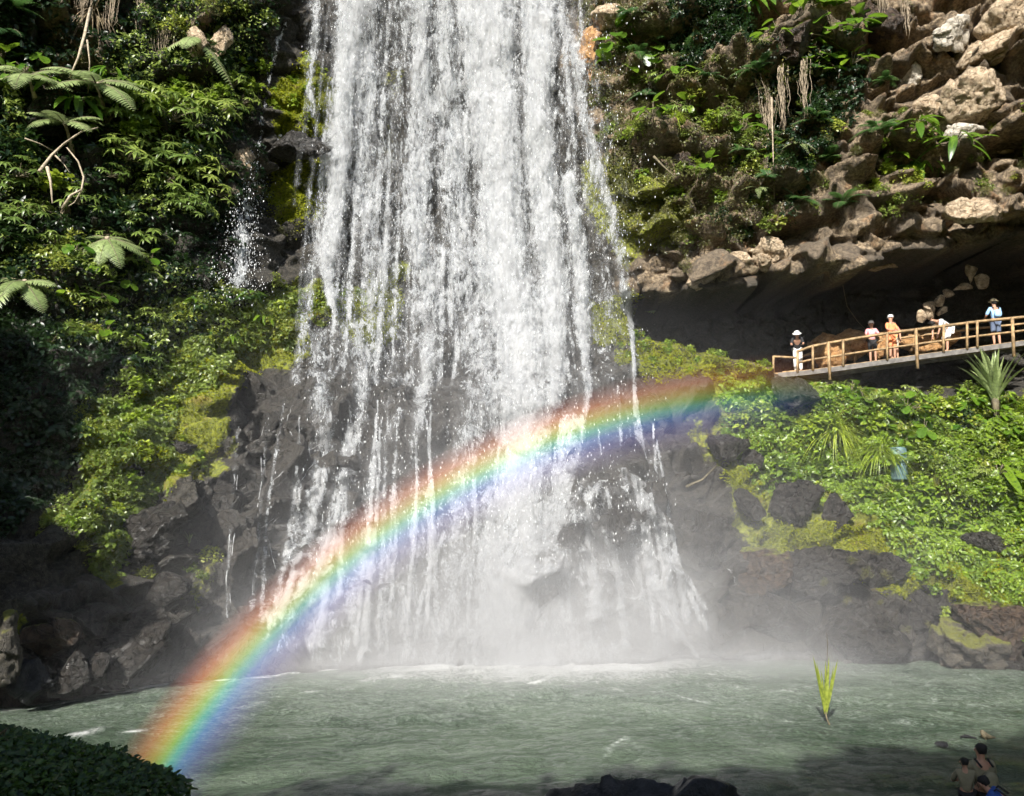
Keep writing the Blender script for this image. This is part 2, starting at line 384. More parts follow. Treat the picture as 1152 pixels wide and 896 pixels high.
# ------------------------------------------------------------------ pool
PXs = np.arange(-27, 27.01, .11); PYs = np.concatenate([np.arange(-2, 9, .25), np.arange(9, 31, .09)])
WX, WYY = np.meshgrid(PXs, PYs)
W3 = np.stack([WX, WYY, WX*0], -1)
def px_of(P):
    d = P-np.array([0, 0, CH]); f = d[..., 1]*CP+d[..., 2]*SP; u = -d[..., 1]*SP+d[..., 2]*CP
    f = np.maximum(f, .01)
    return 576+FPX*d[..., 0]/f, 448-FPX*u/f
fx, fy = px_of(W3)
near_fall = np.exp(-((WX-0.3)/5.5)**2-((WYY-25)/4.5)**2)
wz = .085*fbm(W3*np.array([1.0, 1.5, 1]), 4, 51)*(1+1.2*near_fall) + .07*fbm(W3*np.array([.35, .5, 1]), 2, 52) + .16*near_fall*fbm(W3*np.array([1.3, 1.6, 1]), 4, 55)
FOAML = [([(0,800),(60,790),(200,769),(345,756),(420,752)],2.0,.9),([(60,833),(90,828),(120,822)],2.2,.9),([(130,826),(165,822)],1.4,.7),
 ([(170,790),(300,760),(420,752)],1.4,.35),([(250,800),(400,772),(470,768)],3,.4),([(400,770),(440,763),(500,770),(560,765),(640,768),(700,778)],5,.75),([(700,778),(800,790),(900,815),(912,812)],3,.45),
 ([(860,775),(905,783),(880,770)],5,.42),([(1000,812),(1030,811)],4,.4),([(1040,765),(1052,785),(1048,805)],4,.4),([(700,741),(900,741),(1062,745)],2.0,.9),([(1020,742),(1065,744)],3.5,.9),
 ([(560,755),(640,760),(760,755),(830,765),(950,775)],9,.42),([(675,858),(690,842),(705,830)],2,.75),([(700,830),(725,850),(712,862)],1.6,.6),([(690,845),(712,838),(728,846)],1.4,.6),([(810,745),(870,765),(940,775)],5,.35),
 ([(1100,748),(1152,752)],2,.6),([(430,760),(520,775),(600,790)],3,.3)]
foam = np.zeros(WX.shape)
jit = fbm(W3*np.array([.8, 1.4, 1]), 3, 61)*7
for pts, w, v in FOAML:
    d, s = line_d(fx, fy+jit*.35, pts); foam = np.maximum(foam, v*np.exp(-(d/w)**2)*(.6+.4*np.clip(1.6*(1-abs(2*s-1)), 0, 1)))
foam *= .5+.8*sstep(-.35, .45, fbm(W3*np.array([1.6, 2.4, 1]), 4, 67))
foam = np.maximum(foam, .95*np.exp(-np.clip((fy-748+jit)/13, 0, 9)**2)*sstep(345, 480, fx)*sstep(900, 700, fx))
foam = np.maximum(foam, .33*np.exp(-((fy-775)/45)**2)*sstep(120, 400, fx)*sstep(1100, 800, fx))
foam = np.maximum(foam, .5*np.exp(-((fy-757)/14)**2)*sstep(300,450,fx)*sstep(1000,760,fx))
foam = np.maximum(foam, .22*sstep(870, 770, fy))
foam = np.maximum(foam, (.75*np.exp(-((fy-752)/20)**2)*sstep(330,450,fx)*sstep(900,700,fx)))
W3[..., 2] = wz
m, nt = newmat('pool_water'); n = N(nt); P = pos(n)
Ps = n.vscale(P, (1.25, 1.0, 1.0))
f0 = attr(n, 'foam')
na = n.noise(Ps, 1.8, 8, .68, .8); nb = n.noise(Ps, 7.5, 6, .7, .4); nc = n.noise(n.vscale(P, (.22, .42, 1)), 1.0, 5, .65, 1.2)
fo = n.math('ADD', f0, n.math('MULTIPLY', n.math('SUBTRACT', na, .5), .75)); fo = n.math('ADD', fo, n.math('MULTIPLY', n.math('SUBTRACT', nb, .5), .95))
ff_ = n.ss(fo, .36, .95); f2 = n.math('MULTIPLY', n.ss(fo, .0, .55), .5)
col = n.mix(n.ss(nc, .3, .7), (.040, .066, .040), (.135, .175, .125)); col = n.mix(n.math('MULTIPLY', n.ss(na, .35, .7), .45), col, (.035, .055, .034))
col = n.mix(f2, col, (.42, .47, .42)); col = n.mix(ff_, col, (.86, .88, .86))
bh = n.math('ADD', n.math('MULTIPLY', n.noise(Ps, 3.4, 6, .62, .5), .7), n.math('MULTIPLY', n.noise(Ps, 13, 5, .65), .34)); bh = n.math('ADD', bh, n.math('MULTIPLY', ff_, .5))
bp = n('ShaderNodeBump', {'Height': bh, 'Strength': 1., 'Distance': .3})
rg = n.math('ADD', .09, n.math('MULTIPLY', ff_, .6))
n.out(n('ShaderNodeBsdfPrincipled', {'Base Color': col, 'Roughness': rg, 'Normal': bp.outputs[0], 'IOR': 1.33}).outputs[0])
M['water'] = m
pool = obj('water', mesh_np('water', W3, gridF(*WX.shape), [m], True, {'foam': foam.ravel()}))
tag(pool, 'milky green plunge pool below the waterfall', None, None, 'structure')
# near bank under and behind the camera
bx_, by_ = np.meshgrid(np.linspace(-60, 60, 121), np.linspace(-70, 10.2, 81))
bz = np.interp(by_, [-70, -20, 0, 3, 7, 8.6, 10.2], [14, 6, 2.7, 2.5, .9, -.2, -1.5]) + .25*fbm(np.stack([bx_, by_, bx_*0], -1)*.5, 4, 71)
side = np.clip((np.abs(bx_)-22)/12, 0, 1); bz = bz + side**1.3*14
B3 = np.stack([bx_, by_, bz], -1)
M['ground'] = mat_rock('bank_soil', (.03, .026, .018), (.09, .075, .05), .5, .9)
tag(obj('ground', mesh_np('ground', B3, gridF(*bx_.shape), [M['ground']])), 'dark earth bank on the viewer side of the pool', None, None, 'structure')
# ------------------------------------------------------------------ leaf templates
def blade(L, W, segs=5, droop=.3, fold=.15, tip=.0, base=.25):
    V = []; F = []
    for k in range(segs+1):
        t = k/segs; w = W*.5*(math.sin(math.pi*min(1, (t*(1-base)+base)))**.7 if t < 1 else 0.02)
        y = L*(t - droop*.35*t*t); z = -droop*L*t*t
        V += [(-w, y, z+fold*w), (0, y, z), (w, y, z+fold*w)]
    for k in range(segs):
        a = 3*k; F += [(a, a+1, a+4, a+3), (a+1, a+2, a+5, a+4)]
    return np.array(V), np.array(F)
def heart(L, W, droop=.3, cup=.12):
    V = [(0, 0, 0)]; n = 14; F = []
    for k in range(n+1):
        a = -math.pi+2*math.pi*k/n          # around from back notch
        r = .5*(1-.42*math.cos(a))if False else .5
        x = W*.5*math.sin(a)*(1.0+.15*math.cos(a)); y = L*(.36-.5*math.cos(a+math.pi)) if False else L*(.38+.5*math.cos(a))
        if abs(abs(a)-math.pi) < .01: y = 0.02*L; x = 0
        y2 = y; V.append((x, y2, -droop*L*max(0, y2/L)**2 + cup*abs(x)))
    V = np.array(V); V[0] = (0, .22*L, -droop*L*.05)
    F = [(0, k+1, k+2) for k in range(n)]
    return V, np.array(F)
def put(mb, T, Rm, p, s=1., r=None):
    mb.add((T[0]*s)@Rm.T+np.array(p), T[1], r)
def rdir(el0, el1):
    a = random.uniform(0, 2*math.pi); e = math.radians(random.uniform(el0, el1))
    return np.array([math.cos(a)*math.cos(e), math.sin(a)*math.cos(e), math.sin(e)])
UP = np.array([0, 0, 1.])
def curve(p0, d, L, sag, n=6):
    d = np.array(d, float); pts = []
    for k in range(n+1):
        t = k/n; pts.append(np.array(p0)+d*L*t+np.array([0, 0, -sag*L*t*t]))
    return pts
LB = [blade(1, .24, 5, dr, .25) for dr in (.15, .35, .6)]
def proto_palmate(seed, nst=16, R=1.25, leaf=.42):
    random.seed(seed); L = MB(); S = MB()
    for k in range(nst):
        d = rdir(5, 80); ln = R*random.uniform(.45, 1.); pts = curve((0, 0, 0), d, ln, .25)
        tube(S, pts, [.022-.012*j/6 for j in range(7)], 5)
        tip = pts[-1]; ax = d*.5+UP*.8; ax /= np.linalg.norm(ax); nl = random.randint(7, 10); ph = random.random()*6
        q = frame(np.cross(ax, [1, .2, 0]), ax); rr = random.random()
        for j in range(nl):
            a = ph+2*math.pi*j/nl; y = q[:, 0]*math.cos(a)+q[:, 1]*math.sin(a)+ax*random.uniform(-.25, .25)
            put(L, random.choice(LB), frame(y, ax+np.array([random.uniform(-.3, .3), random.uniform(-.3, .3), 0])), tip, leaf*random.uniform(.75, 1.1), rr*.6+.4*random.random())
    return L, S
def proto_bush(seed, n=420, R=.8, leaf=.11, flat=.75, w=.55):
    random.seed(seed); L = MB(); S = MB(); T = [blade(1, w, 3, dr, .2) for dr in (.1, .4)]
    cl = [(rdir(-10, 85)*R*random.uniform(.35, .85), random.uniform(.25, .5)*R) for _ in range(9)]
    for c, r in cl:
        tube(S, curve((0, 0, -.1), c/np.linalg.norm(c), np.linalg.norm(c), .05, 4), [.02, .017, .014, .01, .006], 5)
    for k in range(n):
        c, r = random.choice(cl); o = rdir(-60, 90); p = c+o*r*random.uniform(.45, 1.); p[2] *= flat
        y = o*.7+rdir(-20, 40)*.7; put(L, random.choice(T), frame(y, UP+o*.5+rdir(-90, 90)*.35), p, leaf*random.uniform(.6, 1.3))
    return L, S
def frond(L, S, p0, d, ln, wid, pairs=22, sag=.45, pw=.055, up=UP, pdroop=.25):
    pts = curve(p0, d, ln, sag, 10); tube(S, pts, [.016*ln*(1-.08*j) for j in range(11)], 4)
    T = blade(1, pw/wid*1.6 if False else .16, 3, pdroop, .1, base=.35); rr = random.random()
    for k in range(2, pairs+1):
        t = k/pairs; i = min(9, int(t*10)); f = t*10-i; p = pts[i]*(1-f)+pts[i+1]*f if i < 10 else pts[10]
        tg = pts[min(10, i+1)]-pts[max(0, i-1)] if i > 0 else pts[1]-pts[0]; tg = tg/np.linalg.norm(tg)
        sd = np.cross(tg, up); sd /= np.linalg.norm(sd)+1e-9; nr = np.cross(sd, tg)
        l = wid*math.sin(math.pi*min(1, .12+t*.86))**.8+.03
        for s in (-1, 1):
            put(L, T, frame(sd*s+tg*.35+rdir(-30, 30)*.06, nr), p, l*random.uniform(.9, 1.08), rr*.7+.3*random.random())
def proto_fern(seed, n=9, ln=1.5, wid=.33, e0=15, e1=65):
    random.seed(seed); L = MB(); S = MB()
    for k in range(n):
        a = 2*math.pi*(k+random.uniform(-.3, .3))/n; e = math.radians(random.uniform(e0, e1)); d = (math.cos(a)*math.cos(e), math.sin(a)*math.cos(e), math.sin(e))
        frond(L, S, (0, 0, 0), d, ln*random.uniform(.7, 1.1), wid, sag=random.uniform(.35, .75))
    return L, S
def proto_broad(seed, n=9, st=.8, leaf=.6, aspect=.72, e0=20, e1=80, kind='heart'):
    random.seed(seed); L = MB(); S = MB()
    for k in range(n):
        d = rdir(e0, e1); ln = st*random.uniform(.5, 1.1); pts = curve((0, 0, 0), d, ln, .2)
        tube(S, pts, [.016]*7, 5); y = d*np.array([1, 1, .1])+UP*random.uniform(-.5, .1)
        T = heart(1, aspect, random.uniform(.1, .4), random.uniform(.05, .25)) if kind == 'heart' else blade(1, aspect, 7, random.uniform(.1, .5), .3, base=.2)
        put(L, T, frame(y, UP+d*.4+rdir(-90, 90)*.25), pts[-1], leaf*random.uniform(.65, 1.15))
    return L, S
def proto_grass(seed, n=60, h=.8, w=.03, spread=.35, sag=.5):
    random.seed(seed); L = MB(); S = MB()
    for k in range(n):
        p = np.array([random.gauss(0, .06), random.gauss(0, .06), 0]); e = random.uniform(90-spread*100, 90); d = rdir(e, e)
        ln = h*random.uniform(.5, 1.1); pts = curve(p, d, ln, sag*random.uniform(.3, 1.2), 5)
        sd = np.cross(d, UP); sd /= np.linalg.norm(sd)+1e-9; V = []; F = []
        for j, q in enumerate(pts):
            ww = w*(1-(j/5)**2)+.002; V += [q-sd*ww/2, q+sd*ww/2]
        F = [(2*j, 2*j+1, 2*j+3, 2*j+2) for j in range(5)]; L.add(V, F)
    tube(S, [(0, 0, -.08), (0, 0, .0), (0, 0, .1)], [.06, .06, .02], 6)
    return L, S
def proto_rosette(seed, n=26, ln=.9, w=.09, e0=20, e1=85, sag=.35):
    random.seed(seed); L = MB(); S = MB()
    for k in range(n):
        d = rdir(e0, e1); T = blade(1, w, 6, random.uniform(.1, sag), .35, base=.4); put(L, T, frame(d, UP+rdir(-90, 90)*.2), d*.05, ln*random.uniform(.7, 1.1))
    tube(S, [(0, 0, -.2), (0, 0, .02), (0, 0, .12)], [.05, .06, .03], 6)
    return L, S
def proto_roots(seed, n=26, ln=2.2, sp=.35):
    random.seed(seed); L = MB(); S = MB()
    for k in range(n):
        x, y = random.gauss(0, sp), random.gauss(0, .08)-.1; l = ln*random.uniform(.3, 1.); pts = [(x*(1-.5*t)+random.gauss(0, .03), y+random.gauss(0, .03), -l*t) for t in np.linspace(0, 1, 7)]
        tube(S, pts, random.choice([.006, .009, .014]), 4)
    for k in range(70):
        put(L, blade(1, .3, 3, .4), frame(rdir(-80, 0), rdir(-30, 60)), (random.gauss(0, sp*1.1), random.uniform(-.3, 0), random.uniform(-.5, .15)), random.uniform(.06, .2))
    return L, S
PROTO = {}
def proto(key, kind, fm, sm, LS):
    PROTO.setdefault(key, []).append((kind, LS[0].mesh('leaves', M[fm]), LS[1].mesh('stems', M[sm])))
for k in range(3): proto('palm', 'palmate_shrub', 'leaf_palm', 'stem', proto_palmate(10+k, 15+3*k))
for k in range(3): proto('bush', 'leafy_bush', 'leaf_bush', 'stem', proto_bush(20+k, 330, .8, .155))
for k in range(2): proto('lush', 'round_leaf_bush', 'leaf_bright', 'stem', proto_bush(30+k, 190, .75, .25, .8, .72))
for k in range(2): proto('olive', 'scrub_bush', 'leaf_olive', 'stem', proto_bush(35+k, 520, .8, .09, .8, .35))
for k in range(2): proto('darkb', 'shade_bush', 'leaf_dark', 'stem', proto_bush(38+k, 420, 1., .16, .9, .5))
for k in range(3): proto('fern', 'fern', 'leaf_fern', 'stem', proto_fern(40+k))
for k in range(2): proto('greyfern', 'fern', 'leaf_grey', 'stem', proto_fern(45+k, 8, 1.2, .2, -10, 40))
for k in range(3): proto('broad', 'broad_leaf_plant', 'leaf_big', 'stem', proto_broad(50+k))
for k in range(2): proto('long', 'long_leaf_plant', 'leaf_big', 'stem', proto_broad(55+k, 15, .5, .95, .24, 15, 75, 'blade'))
for k in range(2): proto('grass', 'grass_tuft', 'leaf_bright', 'stem', proto_grass(60+k, 90, .9, .035, .45, .7))
proto('spiky', 'spiky_plant', 'leaf_grey', 'stem', proto_rosette(65, 30, .9, .1, 58, 88))
for k in range(3): proto('roots', 'hanging_roots', 'leaf_olive', 'root', proto_roots(70+k))
proto('weep', 'grass_tuft', 'leaf_bright', 'stem', proto_grass(75, 420, 1.5, .04, .75, 1.1))
proto('dead', 'dead_palm_crown', 'dry', 'branch', proto_grass(77, 160, 1.3, .05, .9, 1.2))
USED = {}
def plant(key, px, py, size=1., label=None, cat=None, group=None, up=.75, out=.0, spin=None, P=None, cat_=None, rec=.12, tilt=None):
    pr = PROTO[key][random.randrange(len(PROTO[key]))] if spin is None else PROTO[key][int(spin*7) % len(PROTO[key])]
    if P is None: p, nn = surf(px, py)
    else: p, nn = np.array(P, float), np.array([0, -1., 0])
    z = UP*up+nn*(1-up) if tilt is None else np.array(tilt, float)
    z = z/np.linalg.norm(z); a = random.uniform(0, 6.283) if spin is None else spin*6.283
    x = np.array([math.cos(a), math.sin(a), 0]); R = frame(np.cross(z, x), z)
    root = empty(pr[0], tuple(p+nn*(out-rec*size)))
    root.rotation_mode = 'QUATERNION'; root.rotation_quaternion = Matrix(R.tolist()).to_quaternion(); root.scale = (size,)*3
    obj('leaves', pr[1], root); obj('roots' if key == 'roots' else 'stems', pr[2], root)
    tag(root, label, cat or pr[0].replace('_', ' '), group); return root
def area(key, poly, n, s0, s1, label, group, cat=None, **kw):
    poly_ = np.array(poly, float); x0, y0 = poly_.min(0); x1, y1 = poly_.max(0); c = 0; out = []; pts = []; tries = 0
    dmin = .62*math.sqrt((x1-x0)*(y1-y0)/max(n, 1))
    while c < n and tries < 6000:
        tries += 1; px, py = random.uniform(x0, x1), random.uniform(y0, y1)
        if poly_sd(np.array(px), np.array(py), poly) < 0: continue
        if pts and min(math.hypot(px-a, py-b) for a, b in pts) < dmin*(1-tries/7000): continue
        pts.append((px, py)); c += 1
        out.append(plant(key, px, py, random.uniform(s0, s1), label, cat, group, **kw))
    return out
random.seed(99)
# upper left wall
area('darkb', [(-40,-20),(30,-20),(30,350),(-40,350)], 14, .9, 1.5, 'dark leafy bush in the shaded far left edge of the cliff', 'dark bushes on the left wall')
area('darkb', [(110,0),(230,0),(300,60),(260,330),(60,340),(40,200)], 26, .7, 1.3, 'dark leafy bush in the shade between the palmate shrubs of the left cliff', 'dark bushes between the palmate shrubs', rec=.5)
area('palm', [(130,110),(250,105),(245,190),(225,235),(130,215),(110,160)], 15, .8, 1.15, 'palmate shrub with drooping star shaped leaves in the dense clump left of the thin stream', 'palmate shrubs in the upper left clump', out=.25)
area('lush', [(140,130),(230,110),(235,160),(150,170)], 8, .6, 1., 'bright leafy bush inside the upper left palmate clump', 'bright bushes in the upper left clump', out=.3)
area('bush', [(150,30),(280,0),(300,30),(220,60)], 5, .6, .9, 'small leaved bush high on the left cliff beside the pink rock patch', 'bushes by the pink rock patch')
area('olive', [(205,-10),(300,-10),(290,40),(210,40)], 7, .7, 1., 'olive scrub bush at the top of the cliff above the pink rock patch', 'scrub above the pink rock patch')
area('olive', [(40,0),(110,0),(115,110),(60,120)], 12, .5, .8, 'dry olive scrub clinging to the grey rock under the dead palm crown', 'dry scrub under the dead palm crown')
area('fern', [(0,20),(28,20),(30,85),(0,85)], 3, .7, .9, 'bright fern in the top left corner of the cliff', 'ferns in the top left corner')
area('fern', [(95,85),(140,85),(140,125),(100,125)], 4, .6, .9, 'fern with pale fronds below the dead palm crown', 'ferns below the dead palm crown')
area('bush', [(0,285),(130,280),(170,330),(160,400),(60,400),(60,330),(0,330)], 20, .5, .9, 'small leaved bush on the left cliff above the shaded hollow', 'bushes above the shaded hollow', out=.1)
area('palm', [(40,290),(190,290),(190,400),(110,420),(60,380)], 11, .42, .68, 'small palmate shrub on the left cliff above the bright moss ledge', 'small palmate shrubs above the moss ledge', out=.15)
area('olive', [(20,300),(110,290),(110,380),(60,380)], 8, .4, .7, 'olive scrub bush among the small palmate shrubs of the left cliff', 'scrub among the small palmate shrubs')
area('bush', [(180,320),(340,315),(390,330),(360,365),(280,390),(200,400)], 34, .45, .75, 'green bush on the sunlit ledge left of the waterfall', 'bushes on the sunlit left ledge')
area('fern', [(190,325),(330,325),(290,370),(200,380)], 9, .38, .6, 'fern among the bushes of the sunlit left ledge', 'ferns on the sunlit left ledge')
area('lush', [(300,340),(400,325),(430,345),(350,375)], 10, .35, .55, 'bright bush at the wet end of the left ledge touching the falling water', 'bright bushes at the wet ledge end')
area('lush', [(120,430),(185,425),(190,480),(130,490)], 9, .4, .65, 'round leaved bright bush on the slope under the small palmate shrubs', 'bright bushes on the left slope')
area('bush', [(78,470),(120,462),(130,560),(90,575),(40,600),(36,580),(80,560)], 16, .35, .6, 'bush along the shadow edge of the left moss slope', 'bushes along the shadow edge')
area('bush', [(50,600),(120,610),(125,655),(80,640)], 7, .3, .5, 'small bush at the lower tip of the left moss slope', 'bushes at the lower moss tip')
area('bush', [(158,630),(238,632),(232,675),(160,668)], 9, .3, .5, 'low bush around the slab rock at the left shore', 'bushes around the left shore slab')
area('darkb', [(-20,360),(60,380),(70,540),(20,600),(-20,600)], 9, .6, 1., 'dark bush hanging in the shaded hollow at the left edge', 'dark bushes in the shaded hollow')
area('lush', [(300,95),(345,65),(372,95),(375,150),(310,150)], 12, .3, .55, 'yellow green bush on the wet wall between the stream and the waterfall', 'bushes on the wet wall', rec=.3)
area('lush', [(262,85),(295,80),(300,100),(270,130)], 3, .5, .7, 'bright bush overhanging the thin stream', 'bushes overhanging the thin stream')
area('palm', [(240,100),(275,95),(270,125),(235,130)], 3, .55, .75, 'palmate shrub leaning toward the thin stream', 'palmate shrubs leaning toward the stream', out=.2)
area('olive', [(300,190),(370,185),(365,260),(310,262)], 9, .4, .7, 'olive scrub on the wet wall under the rock shelf', 'scrub under the rock shelf', rec=.3)
# right cliff
area('olive', [(660,150),(720,120),(770,180),(830,230),(850,280),(790,300),(700,250)], 30, .45, .8, 'olive scrub bush on the sunny slope right of the waterfall', 'scrub right of the waterfall')
area('bush', [(662,110),(700,110),(705,165),(668,165)], 8, .4, .6, 'green bush beside the right edge of the falling water', 'bushes beside the falling water')
area('olive', [(650,0),(730,0),(730,40),(665,40)], 8, .5, .8, 'scrub bush on the brown rock at the top right of the waterfall', 'scrub on the brown rock')
area('darkb', [(730,-10),(840,-10),(840,60),(760,80),(735,50)], 12, .6, 1., 'dark bush in the shaded gully above the green fern frond', 'dark bushes in the shaded gully')
area('bush', [(765,60),(870,60),(950,160),(930,240),(860,260),(780,190)], 30, .4, .75, 'small leaved bush on the middle of the right cliff', 'bushes on the middle right cliff')
area('darkb', [(860,110),(960,60),(970,100),(930,190),(880,220)], 12, .45, .8, 'dark bush around the hanging roots of the right cliff', 'dark bushes around the hanging roots')
area('olive', [(780,70),(940,40),(1000,180),(900,260),(800,180)], 20, .35, .65, 'olive scrub bush near the hanging roots of the right cliff', 'scrub near the hanging roots')
area('olive', [(1000,170),(1152,170),(1152,225),(1040,240)], 14, .35, .6, 'dry scrub on the tan rock above the overhang', 'dry scrub above the overhang')
area('greyfern', [(860,140),(910,140),(900,250),(780,260),(790,220)], 6, .45, .65, 'grey green fern drooping above the overhang', 'grey ferns above the overhang')
area('bush', [(965,190),(1040,190),(1030,245),(975,245)], 9, .4, .65, 'bush at the foot of the broad leaf plants on the right cliff', 'bushes below the broad leaf plants')
area('broad', [(880,20),(945,5),(950,90),(890,100)], 9, 1.0, 1.35, 'broad leaf plant high on the right cliff with heart shaped leaves', 'broad leaf plants high on the right cliff', out=.1)
area('long', [(985,150),(1045,145),(1070,185),(1000,205)], 7, .9, 1.25, 'upright long leaf plant on the tan rock of the right cliff', 'long leaf plants on the tan rock', out=.1)
area('broad', [(670,55),(735,45),(725,95),(690,95)], 5, .95, 1.3, 'broad leaf plant beside the top right edge of the waterfall', 'broad leaf plants beside the waterfall', out=.15)
area('long', [(790,-15),(870,-15),(850,20)], 4, .9, 1.2, 'long leaf plant arching out of the shaded gully at the top', 'long leaf plants in the gully')
area('roots', [(850,90),(900,90),(890,120),(850,120)], 4, .9, 1.2, 'bundle of pale hanging roots on the right cliff', 'hanging roots on the right cliff', up=1., out=.5, rec=0)
area('roots', [(960,-10),(1010,-10),(1010,10)], 3, .6, .9, 'hanging roots at the top edge of the right cliff', 'hanging roots at the top edge', up=1., out=.3, rec=0)
area('roots', [(70,-10),(190,0),(230,140),(150,30)], 6, .6, 1., 'hanging roots on the dark upper left wall', 'hanging roots on the upper left wall', up=1., out=.3, rec=0)
area('lush', [(1135,110),(1170,110),(1170,170),(1140,170)], 4, .5, .7, 'bright bush at the right edge above the overhang', 'bright bushes at the right edge')
area('lush', [(690,385),(750,375),(735,330),(790,380),(820,420)], 8, .25, .4, 'small mossy bush at the left mouth of the dark overhang', 'bushes at the mouth of the overhang')
# right ledge
area('lush', [(860,440),(960,440),(1000,470),(1152,450),(1170,560),(1152,600),(1010,600),(960,560),(880,540),(820,490)], 50, .4, .85, 'bright leafy bush on the lush ledge below the bridge', 'bright bushes on the lush ledge')
area('bush', [(930,440),(1160,440),(1160,560),(1000,580),(940,500)], 36, .4, .8, 'green bush on the lush ledge below the bridge', 'green bushes on the lush ledge')
area('lush', [(820,420),(880,430),(940,470),(900,520),(830,480)], 18, .25, .42, 'low creeping bush on the ledge at the right end of the rainbow', 'creeping bushes at the rainbow end')
area('broad', [(940,440),(1130,440),(1140,500),(960,500)], 18, .55, .85, 'broad leaf plant on the lush ledge under the bridge', 'broad leaf plants on the lush ledge', out=.1)
area('lush', [(1000,560),(1152,560),(1152,650),(1040,640),(960,600)], 30, .22, .38, 'low bright bush on the lower slope of the lush ledge', 'low bushes on the lower ledge slope')
area('fern', [(960,450),(1100,455),(1090,480),(980,490)], 6, .35, .5, 'fern in front of the dark gap under the bridge', 'ferns under the bridge')
area('broad', [(0,0),(40,0),(60,110),(0,110)], 4, .8, 1.2, 'broad leaf plant in the top left corner', 'broad leaf plants in the top left corner', out=.5)
area('long', [(20,90),(130,80),(120,130),(20,130)], 5, .8, 1.1, 'long leaf plant with pale leaves around the tree ferns', 'long leaf plants around the tree ferns', out=.6)
area('broad', [(60,300),(200,290),(200,400),(80,400)], 9, .5, .8, 'broad leaf plant above the bright moss ledge', 'broad leaf plants above the moss ledge', out=.3)
area('palm', [(0,150),(110,190),(130,280),(0,300)], 7, .5, .85, 'palmate shrub in the dark middle of the left wall', 'palmate shrubs on the dark left wall', out=.5)
area('palm', [(120,200),(250,200),(250,280),(130,290)], 6, .5, .8, 'small palmate shrub hanging below the dense upper left clump', 'hanging palmate shrubs', out=.5)
area('lush', [(180,60),(300,70),(300,110),(190,130)], 7, .5, .8, 'bright leafy bush under the pink rock patch', 'bright bushes under the pink rock patch', out=.4)
area('broad', [(860,-5),(1000,-5),(960,120),(900,130),(860,80)], 9, .7, 1.2, 'broad leaf plant draped over the top of the right cliff', 'broad leaf plants draped over the right cliff', out=.4)
area('palm', [(740,90),(880,70),(880,200),(760,190)], 9, .4, .65, 'palmate shrub in the middle of the right cliff', 'palmate shrubs on the right cliff', out=.3)
area('lush', [(680,130),(800,110),(860,220),(760,260),(700,230)], 12, .35, .6, 'yellow green bush on the slope between the waterfall and the gully', 'yellow green bushes right of the falls', out=.15)
area('darkb', [(830,190),(900,180),(900,270),(800,280)], 8, .5, .8, 'dark bush just above the bright lip stones', 'dark bushes above the lip', rec=.1)
area('fern', [(700,0),(740,0),(760,120),(720,140)], 5, .6, .9, 'fern between the broad leaves and the gully at the top of the right cliff', 'ferns beside the gully', out=.3)
area('palm', [(880,440),(1140,440),(1140,560),(1000,560)], 12, .3, .5, 'palmate shrub sticking out of the lush right ledge', 'palmate shrubs on the lush ledge', out=.2)
area('darkb', [(960,455),(1100,460),(1080,500),(960,490)], 6, .4, .6, 'dark bush in the gaps behind the broad leaves of the lush ledge', 'dark bushes on the lush ledge')
area('lush', [(690,385),(740,372),(800,395),(860,412),(860,435),(790,440),(720,425)], 16, .25, .45, 'low bright bush on the mossy hump between the falls and the bridge', 'bushes on the mossy hump')
area('bush', [(700,60),(760,110),(860,180),(870,270),(790,280),(720,200)], 18, .4, .7, 'leafy bush spread over the scrub slope right of the falls', 'bushes spread over the scrub slope', out=.1)
area('lush', [(975,165),(1045,160),(1050,215),(985,225)], 7, .45, .65, 'bright bush around the long leaf plants of the tan rock', 'bright bushes on the tan rock', out=.15)
area('darkb', [(900,100),(960,90),(950,160),(905,170)], 5, .5, .8, 'dark bush left of the pale upright rock', 'dark bushes by the pale rock', rec=.2)
area('broad', [(690,90),(860,70),(880,200),(760,220)], 8, .5, .85, 'broad leaf plant scattered over the middle of the right cliff', 'broad leaf plants on the middle right cliff', out=.25)
area('fern', [(780,60),(1000,60),(960,240),(820,250)], 12, .5, .9, 'fern hanging from the rocks of the right cliff', 'ferns hanging on the right cliff', out=.3)
area('bush', [(900,130),(1152,100),(1152,220),(960,230)], 12, .3, .5, 'small leafy bush in a crack of the tan rock at the right', 'bushes in the cracks of the tan rock')
area('broad', [(880,440),(1150,445),(1150,600),(1000,600),(930,520)], 12, .4, .7, 'broad leaf plant lower on the lush right ledge', 'broad leaf plants lower on the ledge', out=.15)
area('long', [(190,320),(330,320),(280,380),(180,400)], 6, .35, .55, 'long leaf plant on the sunlit ledge left of the falls', 'long leaf plants on the left ledge', out=.1)
area('lush', [(120,480),(215,450),(225,530),(140,600),(60,620),(50,590),(120,560)], 16, .3, .5, 'yellow green bush on the middle of the left moss slope', 'yellow green bushes on the left moss slope')
area('olive', [(880,610),(1000,650),(1080,690),(1040,730),(940,700),(880,660)], 14, .2, .38, 'low olive scrub on the misty wet rocks of the right shore', 'scrub on the right shore rocks', out=.75)
area('lush', [(1000,650),(1152,690),(1152,720),(1060,700)], 8, .2, .32, 'small bright bush trailing over the dark rocks at the right shore', 'bushes trailing over the right shore rocks', out=.7)
